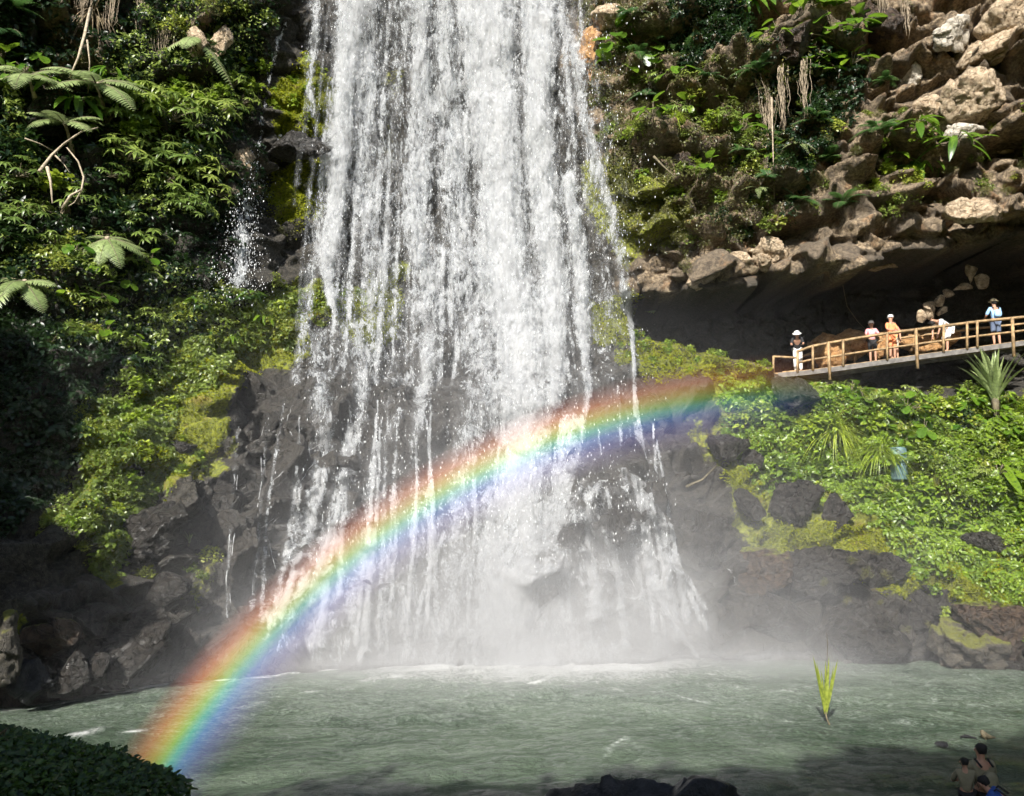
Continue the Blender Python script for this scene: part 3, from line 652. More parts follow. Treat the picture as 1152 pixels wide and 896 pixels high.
# single plants that stand out
plant('weep', 938, 490, 1.15, 'large weeping clump of long yellow green grass on the lush ledge', 'grass clump', out=.25, spin=.0)
plant('weep', 985, 515, .95, 'smaller weeping grass clump right of the large one', 'grass clump', out=.2, spin=.3)
plant('spiky', 1113, 462, 2.1, 'tall spiky plant with upright pale blade leaves at the right end of the ledge', 'spiky plant', up=.98, out=1.0, spin=.2)
plant('long', 1120, 540, 1.3, 'plant with big glossy bright leaves at the right edge of the ledge', 'broad leaf plant', out=.2, spin=.4, up=.5)
plant('greyfern', 1010, 590, .35, 'small silvery plant near the foot of the lush ledge', 'fern', out=.1, spin=.2)
plant('fern', 775, 60, .95, 'tall upright fern frond in the shaded gully of the right cliff', 'fern', out=.3, spin=.1, up=.9)
plant('weep', 763, 150, .55, 'long hanging grass below the upright fern on the right cliff', 'grass clump', out=.2, spin=.6)
plant('dead', 105, 12, 1.1, 'dead palm crown with brown hanging leaves on the upper left wall', 'dead palm crown', out=.6, spin=.2)
plant('roots', 72, 232, .8, 'clump of brown roots under a bright bush on the left wall', 'hanging roots', up=1., out=.5, rec=0, spin=.3)
plant('lush', 70, 222, .7, 'bright yellow green bush on the root clump of the left wall', 'leafy bush', out=.6, spin=.5)
plant('palm', 8, 225, .6, 'palmate shrub at the left edge beside the root clump', 'palmate shrub', out=.3, spin=.5)
plant('lush', 218, 60, .6, 'bright bush right beside the pink rock patch', 'leafy bush', out=.2, spin=.5, P=None)
plant('spiky', 216, 605, .45, 'small spiky plant on the dark wet rock of the left shore', 'spiky plant', spin=.2, out=.1)
plant('grass', 38, 470, .5, 'pale grass tuft in the shaded hollow', 'grass tuft', spin=.2)
def tree_fern(px, py, size, label, els=(5, 40), n=9, out=1.0):
    """fern with a short trunk"""
    p, nn = surf(px, py); root = empty('tree_fern', tuple(p+nn*out)); L = MB(); S = MB(); random.seed(int(px*3+py))
    for k in range(n):
        a = 2*math.pi*(k+random.uniform(-.25, .25))/n; e = math.radians(random.uniform(*els))
        frond(L, S, (0, 0, 0), (math.cos(a)*math.cos(e), math.sin(a)*math.cos(e), math.sin(e)), size*random.uniform(.8, 1.15), size*.26, 26, random.uniform(.3, .6))
    root.rotation_euler = (-.35, -.1, 0) if False else (.45, .1, 0)
    obj('fronds', L.mesh('fronds', M['leaf_grey']), root); obj('stalks', S.mesh('stalks', M['stem']), root)
    T = MB(); tube(T, [(0, 0, .05), (.05, .2, -.6), (-nn[0]*out*.6, .9, -1.5)], [.07, .08, .1], 8); obj('trunk', T.mesh('trunk', M['branch']), root)
    tag(root, label, 'tree fern')
tree_fern(108, 118, 1.9, 'tree fern with pale fronds hanging under the bare white stick')
tree_fern(75, 160, 1.5, 'tree fern with pale fronds on the dark wall above the bare branches')
tree_fern(118, 285, 1.3, 'tree fern with one wide pale frond above the small palmate shrubs', (-20, 20))
tree_fern(25, 335, 1.4, 'grey tree fern at the left edge above the shaded hollow', (-20, 25))
tree_fern(30, 110, 1.5, 'tree fern at the left edge next to the bright corner fern', (0, 40))
tree_fern(215, 52, 1.6, 'tree fern with a drooping frond beside the pink rock patch', (-30, 10), 5)
def branch(name, pts3, r0, label, cat, mat='branch', subs=()):
    mb = MB(); tube(mb, pts3, np.linspace(r0, r0*.4, len(pts3)), 7)
    for s in subs: tube(mb, s, np.linspace(r0*.55, r0*.2, len(s)), 6)
    return tag(obj(name, mb.mesh(name, M[mat])), label, cat)
def PT_(px, py, off=1.2):
    p, nn = surf(px, py); return at(px, py, p[1]-off)
branch('bare_stick', [PT_(102, 10), PT_(95, 40), PT_(88, 65), PT_(78, 88)], .06, 'long bare white stick leaning below the dead palm crown', 'stick')
branch('bare_stick', [PT_(98, 45), PT_(101, 70), PT_(99, 105)], .03, 'thin wavy vine right of the long white stick', 'vine')
branch('bare_branch', [PT_(44, 193), PT_(58, 175), PT_(72, 162), PT_(92, 148), PT_(110, 144)], .05, 'bare forked branch rising to the right on the dark left wall', 'branch', subs=[[PT_(62,175), PT_(72,185), PT_(78,194)], [PT_(28,156), PT_(45,162), PT_(60,170)]])
branch('bare_branch', [PT_(53, 188), PT_(57, 205), PT_(59, 229)], .055, 'short upright bare trunk above the root clump', 'branch')
branch('bare_branch', [PT_(70, 235), PT_(80, 220), PT_(92, 214), PT_(94, 200), PT_(88, 182), (PT_(75, 166))], .05, 'crooked bare branch right of the root clump', 'branch', subs=[[PT_(92,214), PT_(84,228), PT_(77,232)]])
branch('hanging_vine', [PT_(948, 300, .3), PT_(948, 320, 2), PT_(953, 345, 3), PT_(965, 362, 3), PT_(973, 370, 3)], .02, 'thin pale vine dangling in the dark overhang above the bridge', 'vine', 'root')
branch('hanging_vine', [PT_(868, 110, .8), PT_(870, 180, .8), PT_(872, 265, .8)], .03, 'long straight pale vine on the right cliff above the overhang', 'vine', 'root')
branch('hanging_vine', [PT_(871, 300, .3), PT_(870, 315, 1), PT_(867, 330, 2)], .015, 'short vine tip hanging below the lip of the overhang', 'vine', 'root')
branch('fallen_branch', [PT_(735, 176, .8), PT_(745, 186, .8), PT_(760, 200, .8)], .05, 'dark fallen branch on the scrub slope right of the waterfall', 'branch', 'stem')
branch('fallen_branch', [PT_(772, 548, .5), PT_(790, 540, .5), PT_(806, 524, .5)], .05, 'dark stick wedged under the mossy rock right of the falls', 'branch', 'stem')
# ---------------------------------------------------------------- ground cover too small and dense to count
def cover(name, label, mat, polys, n, size, seed, kind='leaf', lift=.05, asp=.55, zup=.5, cat='ground cover'):
    rg = np.random.default_rng(seed); P_, N_ = [], []
    wgt = np.array([abs(np.sum([a[0]*b[1]-b[0]*a[1] for a, b in zip(p, p[1:]+p[:1])])) for p in polys]); wgt = wgt/wgt.sum()
    for poly, wg in zip(polys, wgt):
        q = np.array(poly, float); k = int(n*wg*2.2); x = rg.uniform(q[:, 0].min(), q[:, 0].max(), k); y = rg.uniform(q[:, 1].min(), q[:, 1].max(), k)
        j = np.clip(np.searchsorted(gx, x), 0, len(gx)-1); i = np.clip(np.searchsorted(gy, y), 0, len(gy)-1)
        sd = poly_sd(x, y, poly)+fbm(PT[i, j]*.9, 4, 31)*22+fbm(PT[i, j]*3, 3, 33)*14; ok = (sd > 0) & (SD_CAVE[i, j] < 4)
        P_.append(PT[i, j][ok]); N_.append(NB[i, j][ok])
    Pc = np.concatenate(P_)[:n]; Nc = np.concatenate(N_)[:n]; k = len(Pc)
    T, Fq = blade(1, asp, 2, .3, .25); nv = len(T)
    z = Nc*(1-zup)+UP*zup+rg.normal(0, .42, (k, 3)); z /= np.linalg.norm(z, axis=1)[:, None]
    y = rg.normal(0, 1, (k, 3))+np.array([0, -.3, -.35]); y -= z*(y*z).sum(1)[:, None]; y /= np.linalg.norm(y, axis=1)[:, None]
    x = np.cross(y, z); s = size*rg.uniform(.5, 1.4, k)*(1+.6*fbm(Pc*.8, 2, seed))
    hump = np.abs(fbm(Pc*1.6, 3, seed+1))*lift*4+rg.uniform(0, lift, k)
    V = Pc[:, None, :]+Nc[:, None, :]*hump[:, None, None]+s[:, None, None]*(T[None, :, 0:1]*x[:, None]+T[None, :, 1:2]*y[:, None]+T[None, :, 2:3]*z[:, None])
    F = (Fq[None]+nv*np.arange(k)[:, None, None]).reshape(-1, 4)
    r = np.repeat(np.clip(.5+.5*fbm(Pc*1.1, 3, seed+2)+rg.normal(0, .2, k), 0, 1), nv)
    o = obj(name, mesh_np(name, V, F, [M[mat]], True, {'rnd': r})); tag(o, label, cat, None, 'stuff'); return o
LEDGE_R = [(800,440),(860,428),(960,440),(1180,440),(1180,690),(1080,655),(1000,635),(940,560),(870,560),(815,520)]
cover('ground_cover', 'carpet of small bright leaves on the lush right ledge', 'leaf_bright', [LEDGE_R], 42000, .135, 1, lift=.06)
cover('ground_cover', 'small leaves covering the slope left of the waterfall', 'leaf_bush', [[(180,330),(390,325),(350,370),(250,420),(190,470),(190,560),(120,650),(40,610),(36,590),(90,560),(80,470),(110,450)]], 26000, .125, 2, lift=.08)
cover('moss', 'short yellow green moss tufts on the wet ledges', 'moss_leaf', [MOSS[0][0], [(800,520),(890,540),(890,560),(850,570),(805,545)], [(840,575),(925,590),(1152,620),(1152,700),(1010,672),(905,650),(850,625)], [(1000,610),(1152,600),(1152,690),(1060,660)], MOSS[2][0], MOSS[3][0], MOSS[4][0], MOSS[7][0], MOSS[8][0]], 62000, .07, 3, lift=.05, cat='moss')
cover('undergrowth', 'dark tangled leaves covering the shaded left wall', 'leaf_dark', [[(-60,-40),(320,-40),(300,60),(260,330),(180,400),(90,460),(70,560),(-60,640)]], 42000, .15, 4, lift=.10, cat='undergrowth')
cover('undergrowth', 'sunlit leaves scattered over the left wall', 'leaf_palm', [[(0,60),(40,150),(60,250),(0,260)], [(130,20),(230,0),(300,30),(250,110),(230,250),(130,240),(110,100)], [(0,280),(160,280),(250,300),(180,400),(60,400),(60,340),(0,330)]], 9000, .13, 5, lift=.16, cat='undergrowth')
cover('undergrowth', 'scattered scrub leaves over the right cliff', 'leaf_olive', [[(650,-20),(760,-20),(790,60),(700,120),(660,100)], [(680,130),(850,60),(900,110),(860,250),(780,290),(690,250)], [(900,170),(1152,185),(1152,225),(1000,250),(900,240)]], 24000, .085, 6, lift=.12, cat='undergrowth')
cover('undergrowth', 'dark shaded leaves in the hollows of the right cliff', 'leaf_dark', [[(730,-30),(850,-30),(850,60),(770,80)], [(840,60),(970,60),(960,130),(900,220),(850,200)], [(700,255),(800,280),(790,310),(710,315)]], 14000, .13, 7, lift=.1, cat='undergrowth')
# ------------------------------------------------------------------ rocks
import bmesh
def ico(sub):
    bm = bmesh.new(); bmesh.ops.create_icosphere(bm, subdivisions=sub, radius=1.0)
    V = np.array([v.co[:] for v in bm.verts]); F = np.array([[v.index for v in f.verts] for f in bm.faces]); bm.free(); return V, F
ICO4, ICO3 = ico(6), ico(5)
def rock_mesh(seed, dims, mat, planes=9, rough=.06, sub=None, sharp=1.):
    rg = np.random.default_rng(seed); V, F = ICO3 if sub is None else sub; V = V.copy()
    r = np.ones(len(V))
    for k in range(planes):
        nrm = rg.normal(0, 1, 3); nrm /= np.linalg.norm(nrm); d = rg.uniform(.38, .8); dt = V@nrm
        rr = np.where(dt > .05, d/np.maximum(dt, .05), 9); r = np.minimum(r, rr*sharp+np.minimum(rr, 1)*(1-sharp))
    V = V*np.minimum(r, 1)[:, None]; D = np.array(dims)/2*1.22
    W = V*D; h = fbm(W*1.6+seed, 4, seed % 50)*rough*2*min(D) + (blocks(W*1.9+seed, seed % 40)[0]-.5)*rough*min(D)*5+(blocks(W*5.5+seed, seed % 40)[0]-.5)*rough*min(D)*1.6
    W = W + V/(np.linalg.norm(V, axis=1)[:, None]+1e-6)*h[:, None]
    return mesh_np('rock', W, F, [mat], True)
MPP = lambda Y: Y/FPX
RK = [0]
def rock(px, py, wpx, hpx, mat, label, dy=.6, out=.2, name='boulder', cat='boulder', rot=None, Y=None, group=None, **kw):
    RK[0] += 1
    if Y is None: p, nn = surf(px, py); Y = p[1]-out
    p = at(px, py, Y); s = MPP(Y); w, h = wpx*s, hpx*s
    o = obj(name, rock_mesh(RK[0]*7+3, (w, max(w, h)*dy, h), M[mat], **kw), None, tuple(p))
    o.rotation_euler = (random.uniform(-.3, .3), math.radians(rot or 0)+random.uniform(-.1, .1), random.uniform(-.4, .4))
    return tag(o, label, cat, group)
rock(160, 612, 100, 62, 'wetrock', 'big glossy dark slab boulder jutting out below the left moss slope', rot=-28, out=.5)
rock(196, 665, 56, 36, 'wetrock', 'flat topped stone among low bushes at the left shore', rot=-25, out=.5)
rock(205, 502, 34, 22, 'wetrock', 'dark stone sticking out of the bright moss of the left slope', out=.1)
rock(150, 530, 30, 22, 'wetrock', 'small dark stone lower in the left moss slope', out=.1)
rock(6, 730, 46, 66, 'mossrock', 'moss topped boulder at the left edge by the water', out=.9)
rock(58, 722, 56, 50, 'brownrock', 'brownish boulder behind the pale one on the left shore', out=.5)
rock(80, 757, 38, 56, 'wetrock', 'pale streaked boulder standing in the water of the left shore', out=.8, rot=20)
rock(150, 730, 96, 84, 'wetrock', 'largest rounded grey boulder of the misty left shore', out=.5)
rock(112, 758, 30, 36, 'wetrock', 'small boulder between the pale one and the largest one on the left shore', out=.9)
rock(210, 735, 60, 60, 'wetrock', 'boulder right of the largest one at the foot of the rainbow', out=.2)
rock(30, 770, 60, 50, 'blackrock', 'dark boulder under the brownish one at the left waterline', out=.6)
rock(250, 560, 50, 60, 'wetrock', 'wet block left of the thin trickles', out=.2)
rock(338, 168, 84, 26, 'wetrock', 'dark overhanging rock shelf between the thin stream and the waterfall', out=.9, dy=.5, name='rock_shelf', cat='rock shelf')
rock(270, 40+150, 26, 50, 'tanrock', 'pinkish rock face left of the thin stream', out=.1)
rock(222, 50, 34, 40, 'tanrock', 'pink rock patch high on the left cliff', out=.5)
rock(243, 50, 30, 36, 'tanrock', 'smaller pink stone right beside the pink rock patch', out=.5, rot=30)
rock(693, 585, 40, 74, 'wetrock', 'dome shaped boulder with water parting over its top', out=.4, planes=4, sharp=.5)
rock(645, 610, 28, 50, 'wetrock', 'dark boulder left of the dome shaped one under the falls', out=.3, planes=5, sharp=.5)
rock(612, 668, 28, 36, 'wetrock', 'dark boulder in the spray at the foot of the main column', out=.3, planes=6)
rock(600, 430, 14, 50, 'wetrock', 'narrow dark rock splitting the main water column', out=.3, planes=5)
rock(662, 545, 26, 24, 'wetrock', 'rounded wet rock above the dome shaped boulder', out=.3, planes=5)
rock(718, 470, 60, 50, 'wetrock', 'wet ledge block behind the blue end of the rainbow', out=.2)
rock(820, 505, 52, 34, 'wetrock', 'grey boulder at the mossy edge right of the falls', out=.5)
rock(848, 515, 24, 22, 'wetrock', 'little dark stone beside the grey boulder at the mossy edge', out=.5)
rock(893, 568, 60, 44, 'wetrock', 'flat dark boulder between two moss patches', out=.5)
rock(946, 578, 34, 42, 'wetrock', 'slate grey boulder in the bright leaves of the ledge', out=.5)
rock(845, 568, 40, 24, 'wetrock', 'long grey stone under the big moss patch', out=.5, rot=25)
rock(855, 645, 66, 44, 'brownrock', 'reddish brown boulder in the mist on the right shore', out=.5, rot=-8)
rock(868, 690, 70, 50, 'wetrock', 'dark boulder under the reddish brown one', out=.3)
rock(925, 640, 74, 46, 'wetrock', 'dark boulder below the slate grey one', out=.4)
rock(800, 600, 60, 60, 'wetrock', 'craggy wet block between the falls and the moss', out=.1)
rock(990, 640, 54, 50, 'wetrock', 'grey boulder at the lower edge of the green slope', out=.2)
rock(1108, 612, 46, 22, 'wetrock', 'dark stone half sunk in the green slope near the right edge', out=.25)
rock(1092, 722, 108, 58, 'mossrock', 'low moss covered boulder at the right waterline', out=.5, rot=8)
rock(1130, 700, 90, 60, 'brownrock', 'reddish boulder at the right edge above the mossy one', out=.5, rot=35)
rock(1050, 690, 60, 50, 'wetrock', 'dark boulder left of the reddish one on the right shore', out=.3)
rock(975, 705, 90, 60, 'wetrock', 'broad misty boulder behind the reed at the right shore', out=.3)
rock(940, 725, 50, 36, 'wetrock', 'small wet boulder at the waterline behind the reed', out=.4)
rock(1140, 748, 30, 16, 'wetrock', 'low wet stone in the water at the right edge', out=.6)
rock(895, 438, 62, 34, 'wetrock', 'big grey boulder under the left end of the bridge', out=.9, planes=7)
rock(930, 395, 46, 36, 'orange', 'orange earth mound behind the left railing of the bridge', Y=31.5)
rock(962, 392, 44, 34, 'orange', 'second orange mound behind the railing', Y=31.4)
rock(992, 386, 34, 30, 'orange', 'small orange mound nearest the pink shirt', Y=31.2)
rock(1040, 380, 60, 26, 'orange', 'low orange earth bank behind the white shirted walker', Y=31.4)
for a in [(1018,88,30,44,'paleroc','pale upright rock on the right cliff',0),(985,28,66,50,'brownrock','mauve brown block near the top of the right cliff',10),
 (1118,60,84,34,'tanrock','long pale slab on the upper right cliff',-18),(1128,26,60,40,'tanrock','brown topped block above the long pale slab',15),(1070,36,44,36,'paleroc','pale block right of the shaded hole',-30),
 (1085,152,40,28,'paleroc','white stone cluster above the overhang',10),(1112,168,56,20,'tanrock','flat tan stone right of the white cluster',-10),
 (1050,130,56,40,'tanrock','cracked grey rock in the middle of the right cliff',-20),(1095,110,60,40,'tanrock','cracked rock under the long pale slab',12),(890,45,44,46,'brownrock','mauve grey rock behind the high broad leaf plants',0),
 (768,188,34,40,'brownrock','mauve grey rock on the scrub slope',20),(664,68,34,60,'orange','orange brown rock face beside the top of the waterfall',0),
 (690,28,50,30,'tanrock','tan rock above the orange brown face',0),(865,288,36,34,'tanrock','bright tan block on the lip of the overhang',10),(830,300,40,24,'tanrock','tan stone left of the bright tan block on the lip',-10),
 (795,312,40,20,'tanrock','tan stone at the left end of the overhang lip',-12),
 (1100,240,60,26,'tanrock','tan stone on the lip near the right edge',5),
 ]:
    rock(a[0], a[1], a[2], a[3], a[4], a[5], rot=a[6], out=-.05, dy=.9, planes=6)
for a in [(1092,308,16,20,'jagged sunlit stone highest under the overhang roof'),(1104,318,14,16,'sunlit stone right of the jagged one under the roof'),(1082,324,20,9,'thin sunlit ledge stone under the overhang roof'),(1068,330,16,8,'small sunlit stone left of the thin ledge stone'),
 (1056,338,12,14,'sunlit stone at the top of the pillar behind the bridge'),(1047,348,15,18,'sunlit stone in the middle of the pillar behind the bridge'),(1036,356,10,14,'sunlit stone at the foot of the pillar behind the bridge'),(1060,350,12,12,'sunlit stone on the right of the pillar behind the bridge'),(985,301,34,9,'sunlit flat stone under the overhang lip above the vine'),(1003,297,18,9,'sunlit chip right of the flat stone under the lip')]:
    rock(a[0], a[1], a[2], a[3], 'tanrock', a[4], Y=30.2, planes=6)
# near bank rocks
rock(712, 908, 205, 56, 'blackrock', 'long wet black rock at the bottom edge of the view', Y=9.4, dy=.5, sub=ICO4, rot=-6, planes=8, rough=.06)
rock(785, 900, 80, 40, 'blackrock', 'black rock hump on the right of the long wet rock', Y=9.0, dy=.8)
rock(1088, 829, 16, 6, 'blackrock', 'tiny dark stone in the water left of the driftwood', Y=float(water_Y(1088, 832)))
rock(1060, 838, 12, 5, 'blackrock', 'tiniest dark stone in the water above the carried child', Y=float(water_Y(1060, 840)))
dw = MB(); Yd = float(water_Y(1108, 833))
tube(dw, [at(1104, 822, Yd), at(1107, 827, Yd), at(1112, 829, Yd), at(1120, 830, Yd)], [.03, .07, .05, .01], 6)
tube(dw, [at(1108, 828, Yd), at(1110, 834, Yd)], [.03, .02], 5)
tag(obj('driftwood', dw.mesh('driftwood', M['stem'])), 'small dark piece of driftwood poking out of the pool at the lower right', 'driftwood')
# ------------------------------------------------------------------ waterfall
def mat_fall(name, seed, thr=.5, soft=.28, amax=1., streak=1.):
    m, nt = newmat(name); n = N(nt); P = n('ShaderNodeMapping', {'Vector': pos(n), 'Location': (seed*3.1, seed*1.7, seed*5.3)}).outputs[0]
    d = attr(n, 'flow')
    warp = n('ShaderNodeTexNoise', {'Vector': n.vscale(P, (.8, .8, .5)), 'Scale': 1., 'Detail': 2}).outputs[1]
    Pw = n('ShaderNodeVectorMath', {0: P, 1: n('ShaderNodeVectorMath', {0: warp, 'Scale': .55}, operation='SCALE').outputs[0]}, operation='ADD').outputs[0]
    s1 = n.noise(n.vscale(Pw, (3.0, 2., .42)), 1., 5, .6)
    s2 = n.noise(n.vscale(Pw, (9, 6, 2.6)), 1., 5, .7, .6)
    s3 = n.noise(n.vscale(Pw, (30, 20, 17)), 1., 3, .75, .8)
    lump = n.noise(n.vscale(Pw, (1.5, 1.2, .9)), 1., 6, .7, 1.4)
    v = n.math('MULTIPLY', n.math('SUBTRACT', s1, .5), .95*streak)
    v = n.math('ADD', v, n.math('MULTIPLY', n.math('SUBTRACT', s2, .5), 1.2))
    v = n.math('ADD', v, n.math('MULTIPLY', n.math('SUBTRACT', s3, .5), .8))
    v = n.math('ADD', v, n.math('MULTIPLY', n.math('SUBTRACT', lump, .5), 1.5))
    v = n.math('ADD', v, d)
    a = n.math('MULTIPLY', n.ss(v, thr, thr+soft), amax); a = n.math('MULTIPLY', a, n.ss(d, .02, .16))
    h = n.math('ADD', n.math('MULTIPLY', s2, .5), n.math('ADD', n.math('MULTIPLY', s3, .3), n.math('MULTIPLY', lump, .9)))
    b = n('ShaderNodeBump', {'Height': h, 'Strength': 1., 'Distance': .38})
    col = n.mix(n.ss(v, thr, thr+.7), (.64, .67, .70), (.90, .91, .93))
    df = n('ShaderNodeBsdfPrincipled', {'Base Color': col, 'Roughness': .35, 'Normal': b.outputs[0], 'Specular IOR Level': .35})
    tl = n('ShaderNodeBsdfTranslucent', {0: (.85, .88, .9, 1)})
    mx = n('ShaderNodeMixShader', {0: .18, 1: df.outputs[0], 2: tl.outputs[0]})
    o = n('ShaderNodeMixShader', {0: a, 1: n('ShaderNodeBsdfTransparent').outputs[0], 2: mx.outputs[0]})
    n.out(o.outputs[0]); return m
WSC = 1.15
STR = [([(545,-80),(545,0),(548,60),(555,139),(562,208),(565,305),(585,380),(590,450),(585,520),(575,620),(570,740)], [34,36,30,27,28,36,36,28,34,40,46], .98),
 ([(605,-80),(605,60),(603,139),(612,230),(624,300),(626,400),(622,450)], [26,24,17,19,18,17,10], .92),
 ([(615,-80),(622,0),(646,52),(660,139),(669,180),(688,236),(699,309),(703,350)], [14,16,13,9,10,8,9,4], .60), ([(640,200),(648,250),(655,300),(657,370),(660,440),(643,543),(622,590),(600,700)], [10,12,11,7,4,8,18,34], .72),
 ([(706,330),(712,400),(716,470),(719,500)], [5,3,2.4,5], .85), ([(400,-80),(400,0),(390,87),(382,174),(375,243),(364,300),(370,342)], [22,22,18,17,16,13,4], .86),
 ([(418,-80),(414,104),(410,208),(420,309),(415,370)], [22,22,22,16,8], .62), ([(473,-80),(476,139),(469,243),(476,309),(480,400),(470,480),(463,502)], [20,20,20,20,18,14,4], .66),
 ([(500,-80),(505,100),(512,200),(520,309),(540,400),(560,480)], [22,22,22,26,24,20], .62), ([(440,-80),(445,200),(440,420)], [24,22,20], .42),
 ([(357,-80),(352,30),(345,90),(350,128)], [9,9,8,5], .62), ([(355,380),(358,456),(368,496),(352,560),(345,640),(330,720)], [12,14,8,12,14,20], .60),
 ([(400,370),(407,446),(390,543),(372,609),(350,720)], [12,10,14,20,26], .60), ([(448,462),(424,508),(414,578),(400,720)], [6,8,12,24], .55),
 ([(463,500),(470,600),(450,740)], [4,20,34], .48), ([(540,430),(520,560),(500,740)], [22,20,24], .55), ([(640,480),(625,600),(610,740)], [18,24,36], .74),
 ([(660,560),(662,620),(672,690)], [5,6,10], .8), ([(690,532),(672,545),(662,565)], [4,4,5], .8), ([(719,500),(724,600),(735,660),(750,690),(784,738)], [3,3.4,4,3.5,3], .92), ([(712,535),(728,600),(742,672)], [3,3,5], .85), ([(738,540),(750,600),(755,668)], [2.5,3,4], .8),
 ([(730,520),(742,560),(751,640)], [6,4,4], .5), ([(268,482),(262,560),(255,694)], [2.0,2.4,3], .58), ([(301,470),(291,600),(284,684)], [2,2.2,4], .56), ([(320,450),(300,580),(295,690)], [2,2.4,5], .6),
 ([(350,500),(338,540),(332,620)], [2.5,2.5,4], .66), ([(500,600),(482,640),(470,690)], [3,2.5,3], .8), ([(630,560),(625,640),(628,700)], [6,6,10], .8), ([(440,700),(560,715),(700,735)], [20,30,14], .62),
 ([(300,720),(440,735),(700,742),(800,745)], [10,14,14,5], .4)]
_r = random.Random(17)
for _k in range(70):
    _x = _r.uniform(362, 650); _y = _r.uniform(-80, 260); _L = _r.uniform(120, 420); _dx = (_x-520)*_L/1500+_r.gauss(0, 3); _w = _r.uniform(2.5, 8)
    STR.append(([(_x, _y), (_x+_dx*.5+_r.gauss(0, 2), _y+_L*.5), (_x+_dx, min(_y+_L, 430))], [1.5, _w, _w*.6], _r.uniform(.40, .66)))
for _k in range(64):
    _x = _r.uniform(335, 745); _y = _r.uniform(430, 560)+max(0, abs(_x-540)-150)*.3; _dx = (_x-540)*_r.uniform(.08, .32)+_r.gauss(0, 8); _yb = _r.uniform(640, 745)
    STR.append(([(_x, _y), (_x+_dx*.3+_r.gauss(0, 4), _y+(_yb-_y)*.4), (_x+_dx, _yb)], [1.2, _r.uniform(2., 4.5), _r.uniform(3, 8)], _r.uniform(.55, .92)))
lx = np.arange(240, 812, 2.2); ly = np.arange(-80, 752, 3.2); LX, LY = np.meshgrid(lx, ly)
def box_blur(A, k):
    for ax in (0, 1):
        A = np.apply_along_axis(lambda r: np.convolve(np.pad(r, k, 'edge'), np.ones(2*k+1)/(2*k+1), 'valid'), ax, A)
    return A
TY = PT[..., 1]
ii = np.clip(np.searchsorted(gy, LY), 0, len(gy)-1); jj = np.clip(np.searchsorted(gx, LX), 0, len(gx)-1)
SY = TY[ii, jj]; SYb = box_blur(SY, 4)
SYmin = np.minimum(SY, SYb)
flow = np.zeros(LX.shape); warpx = 5*fbm(np.stack([LX*.02, LY*.006, LX*0], -1), 3, 88)+3*fbm(np.stack([LX*.05, LY*.02, LX*0], -1), 3, 89)
for pts, ws, v in STR:
    d, s = line_d(LX+warpx*(.3 if max(ws) < 8 else 1), LY, pts); wv = np.interp(s.ravel(), np.linspace(0, 1, len(ws)), ws).reshape(s.shape)*(WSC if max(ws) > 8 else 1.)
    flow = np.maximum(flow, v*np.exp(-(d/(wv*1.05))**2*.9))
veil = .37*sstep(352, 400, LX+(LY*.04))*sstep(705+LY*.03, 640, LX-LY*.10)*sstep(520, 380, LY) + .36*sstep(330, 380, LX)*sstep(760, 690, LX)*sstep(440, 580, LY)
flow = np.maximum(flow, veil)+.18*veil
wf = empty('waterfall', tuple(at(560, 740, 25.5))); tag(wf, 'tall white waterfall dropping in broken sheets down the middle of the cliff', 'waterfall')
wf_inv = -np.array(wf.location)
for L_, (off, seed, thr, soft, am) in enumerate(((.28, 1, .48, .34, .96), (.62, 2, .60, .28, .95), (1.0, 3, .72, .24, .95), (1.25, 4, .16, 1.1, .46))):
    free = SYb - off - .25
    foll = SYmin - .10 - off*.35
    t = sstep(430, 540, LY+fbm(np.stack([LX*.02, LX*0, LX*0], -1), 2, 5)*40); Ys = free*(1-t)+foll*t
    Q = at(LX, LY, Ys)
    dn = .22*fbm(Q*np.array([1.4, 1, .6])+L_*9, 4, 90+L_)+.10*fbm(Q*np.array([5, 3, 2.0])+L_*5, 3, 95+L_)
    Q[..., 1] += dn*(1-.5*t)*(.4+flow); Q += wf_inv
    Fq = gridF(*LX.shape); keep = (flow.ravel()[Fq].max(1) > .03); Fq = Fq[keep]
    me = mesh_np('water_curtain', Q, Fq, [mat_fall('falling_water', seed, thr, soft, am)], True, {'flow': flow.ravel()})
    obj('water_curtain', me, wf)
def mat_drop():
    m, nt = newmat('spray'); n = N(nt)
    n.out(n('ShaderNodeBsdfPrincipled', {'Base Color': (.93, .95, .97, 1), 'Roughness': .3}).outputs[0]); return m
M['drop'] = mat_drop()
def drops(name, px, py, Y, size, seed, aspect=2.2):
    rg = np.random.default_rng(seed); k = len(px); C = at(px, py, Y); s = size*rg.uniform(.35, 1.3, k)**2
    T = np.array([(-1, 0, 0), (1, 0, 0), (0, -1, 0), (0, 1, 0), (0, 0, aspect), (0, 0, -aspect)], float)*.5
    F = np.array([(0, 2, 4), (2, 1, 4), (1, 3, 4), (3, 0, 4), (2, 0, 5), (1, 2, 5), (3, 1, 5), (0, 3, 5)])
    V = C[:, None]+T[None]*s[:, None, None]+rg.normal(0, .12, (k, 6, 3))*s[:, None, None]
    return mesh_np(name, V, (F[None]+6*np.arange(k)[:, None, None]).reshape(-1, 3), [M['drop']], False)
rg = np.random.default_rng(5)
def samp(n, wfun, x0, x1, y0, y1):
    x = rg.uniform(x0, x1, n*4); y = rg.uniform(y0, y1, n*4); w = wfun(x, y); ok = rg.uniform(0, 1, len(x)) < w; return x[ok][:n], y[ok][:n]
def fw(x, y):
    j = np.clip(((x-240)/2.2).astype(int), 0, LX.shape[1]-1); i = np.clip(((y+80)/3.2).astype(int), 0, LX.shape[0]-1); return flow[i, j]
dx, dy = samp(15000, lambda x, y: (np.clip(fw(x, y), 0, 1)*.30+.11*sstep(325, 400, x)*sstep(740, 680, x-y*.05))*sstep(740, 560, y), 300, 800, -40, 740)
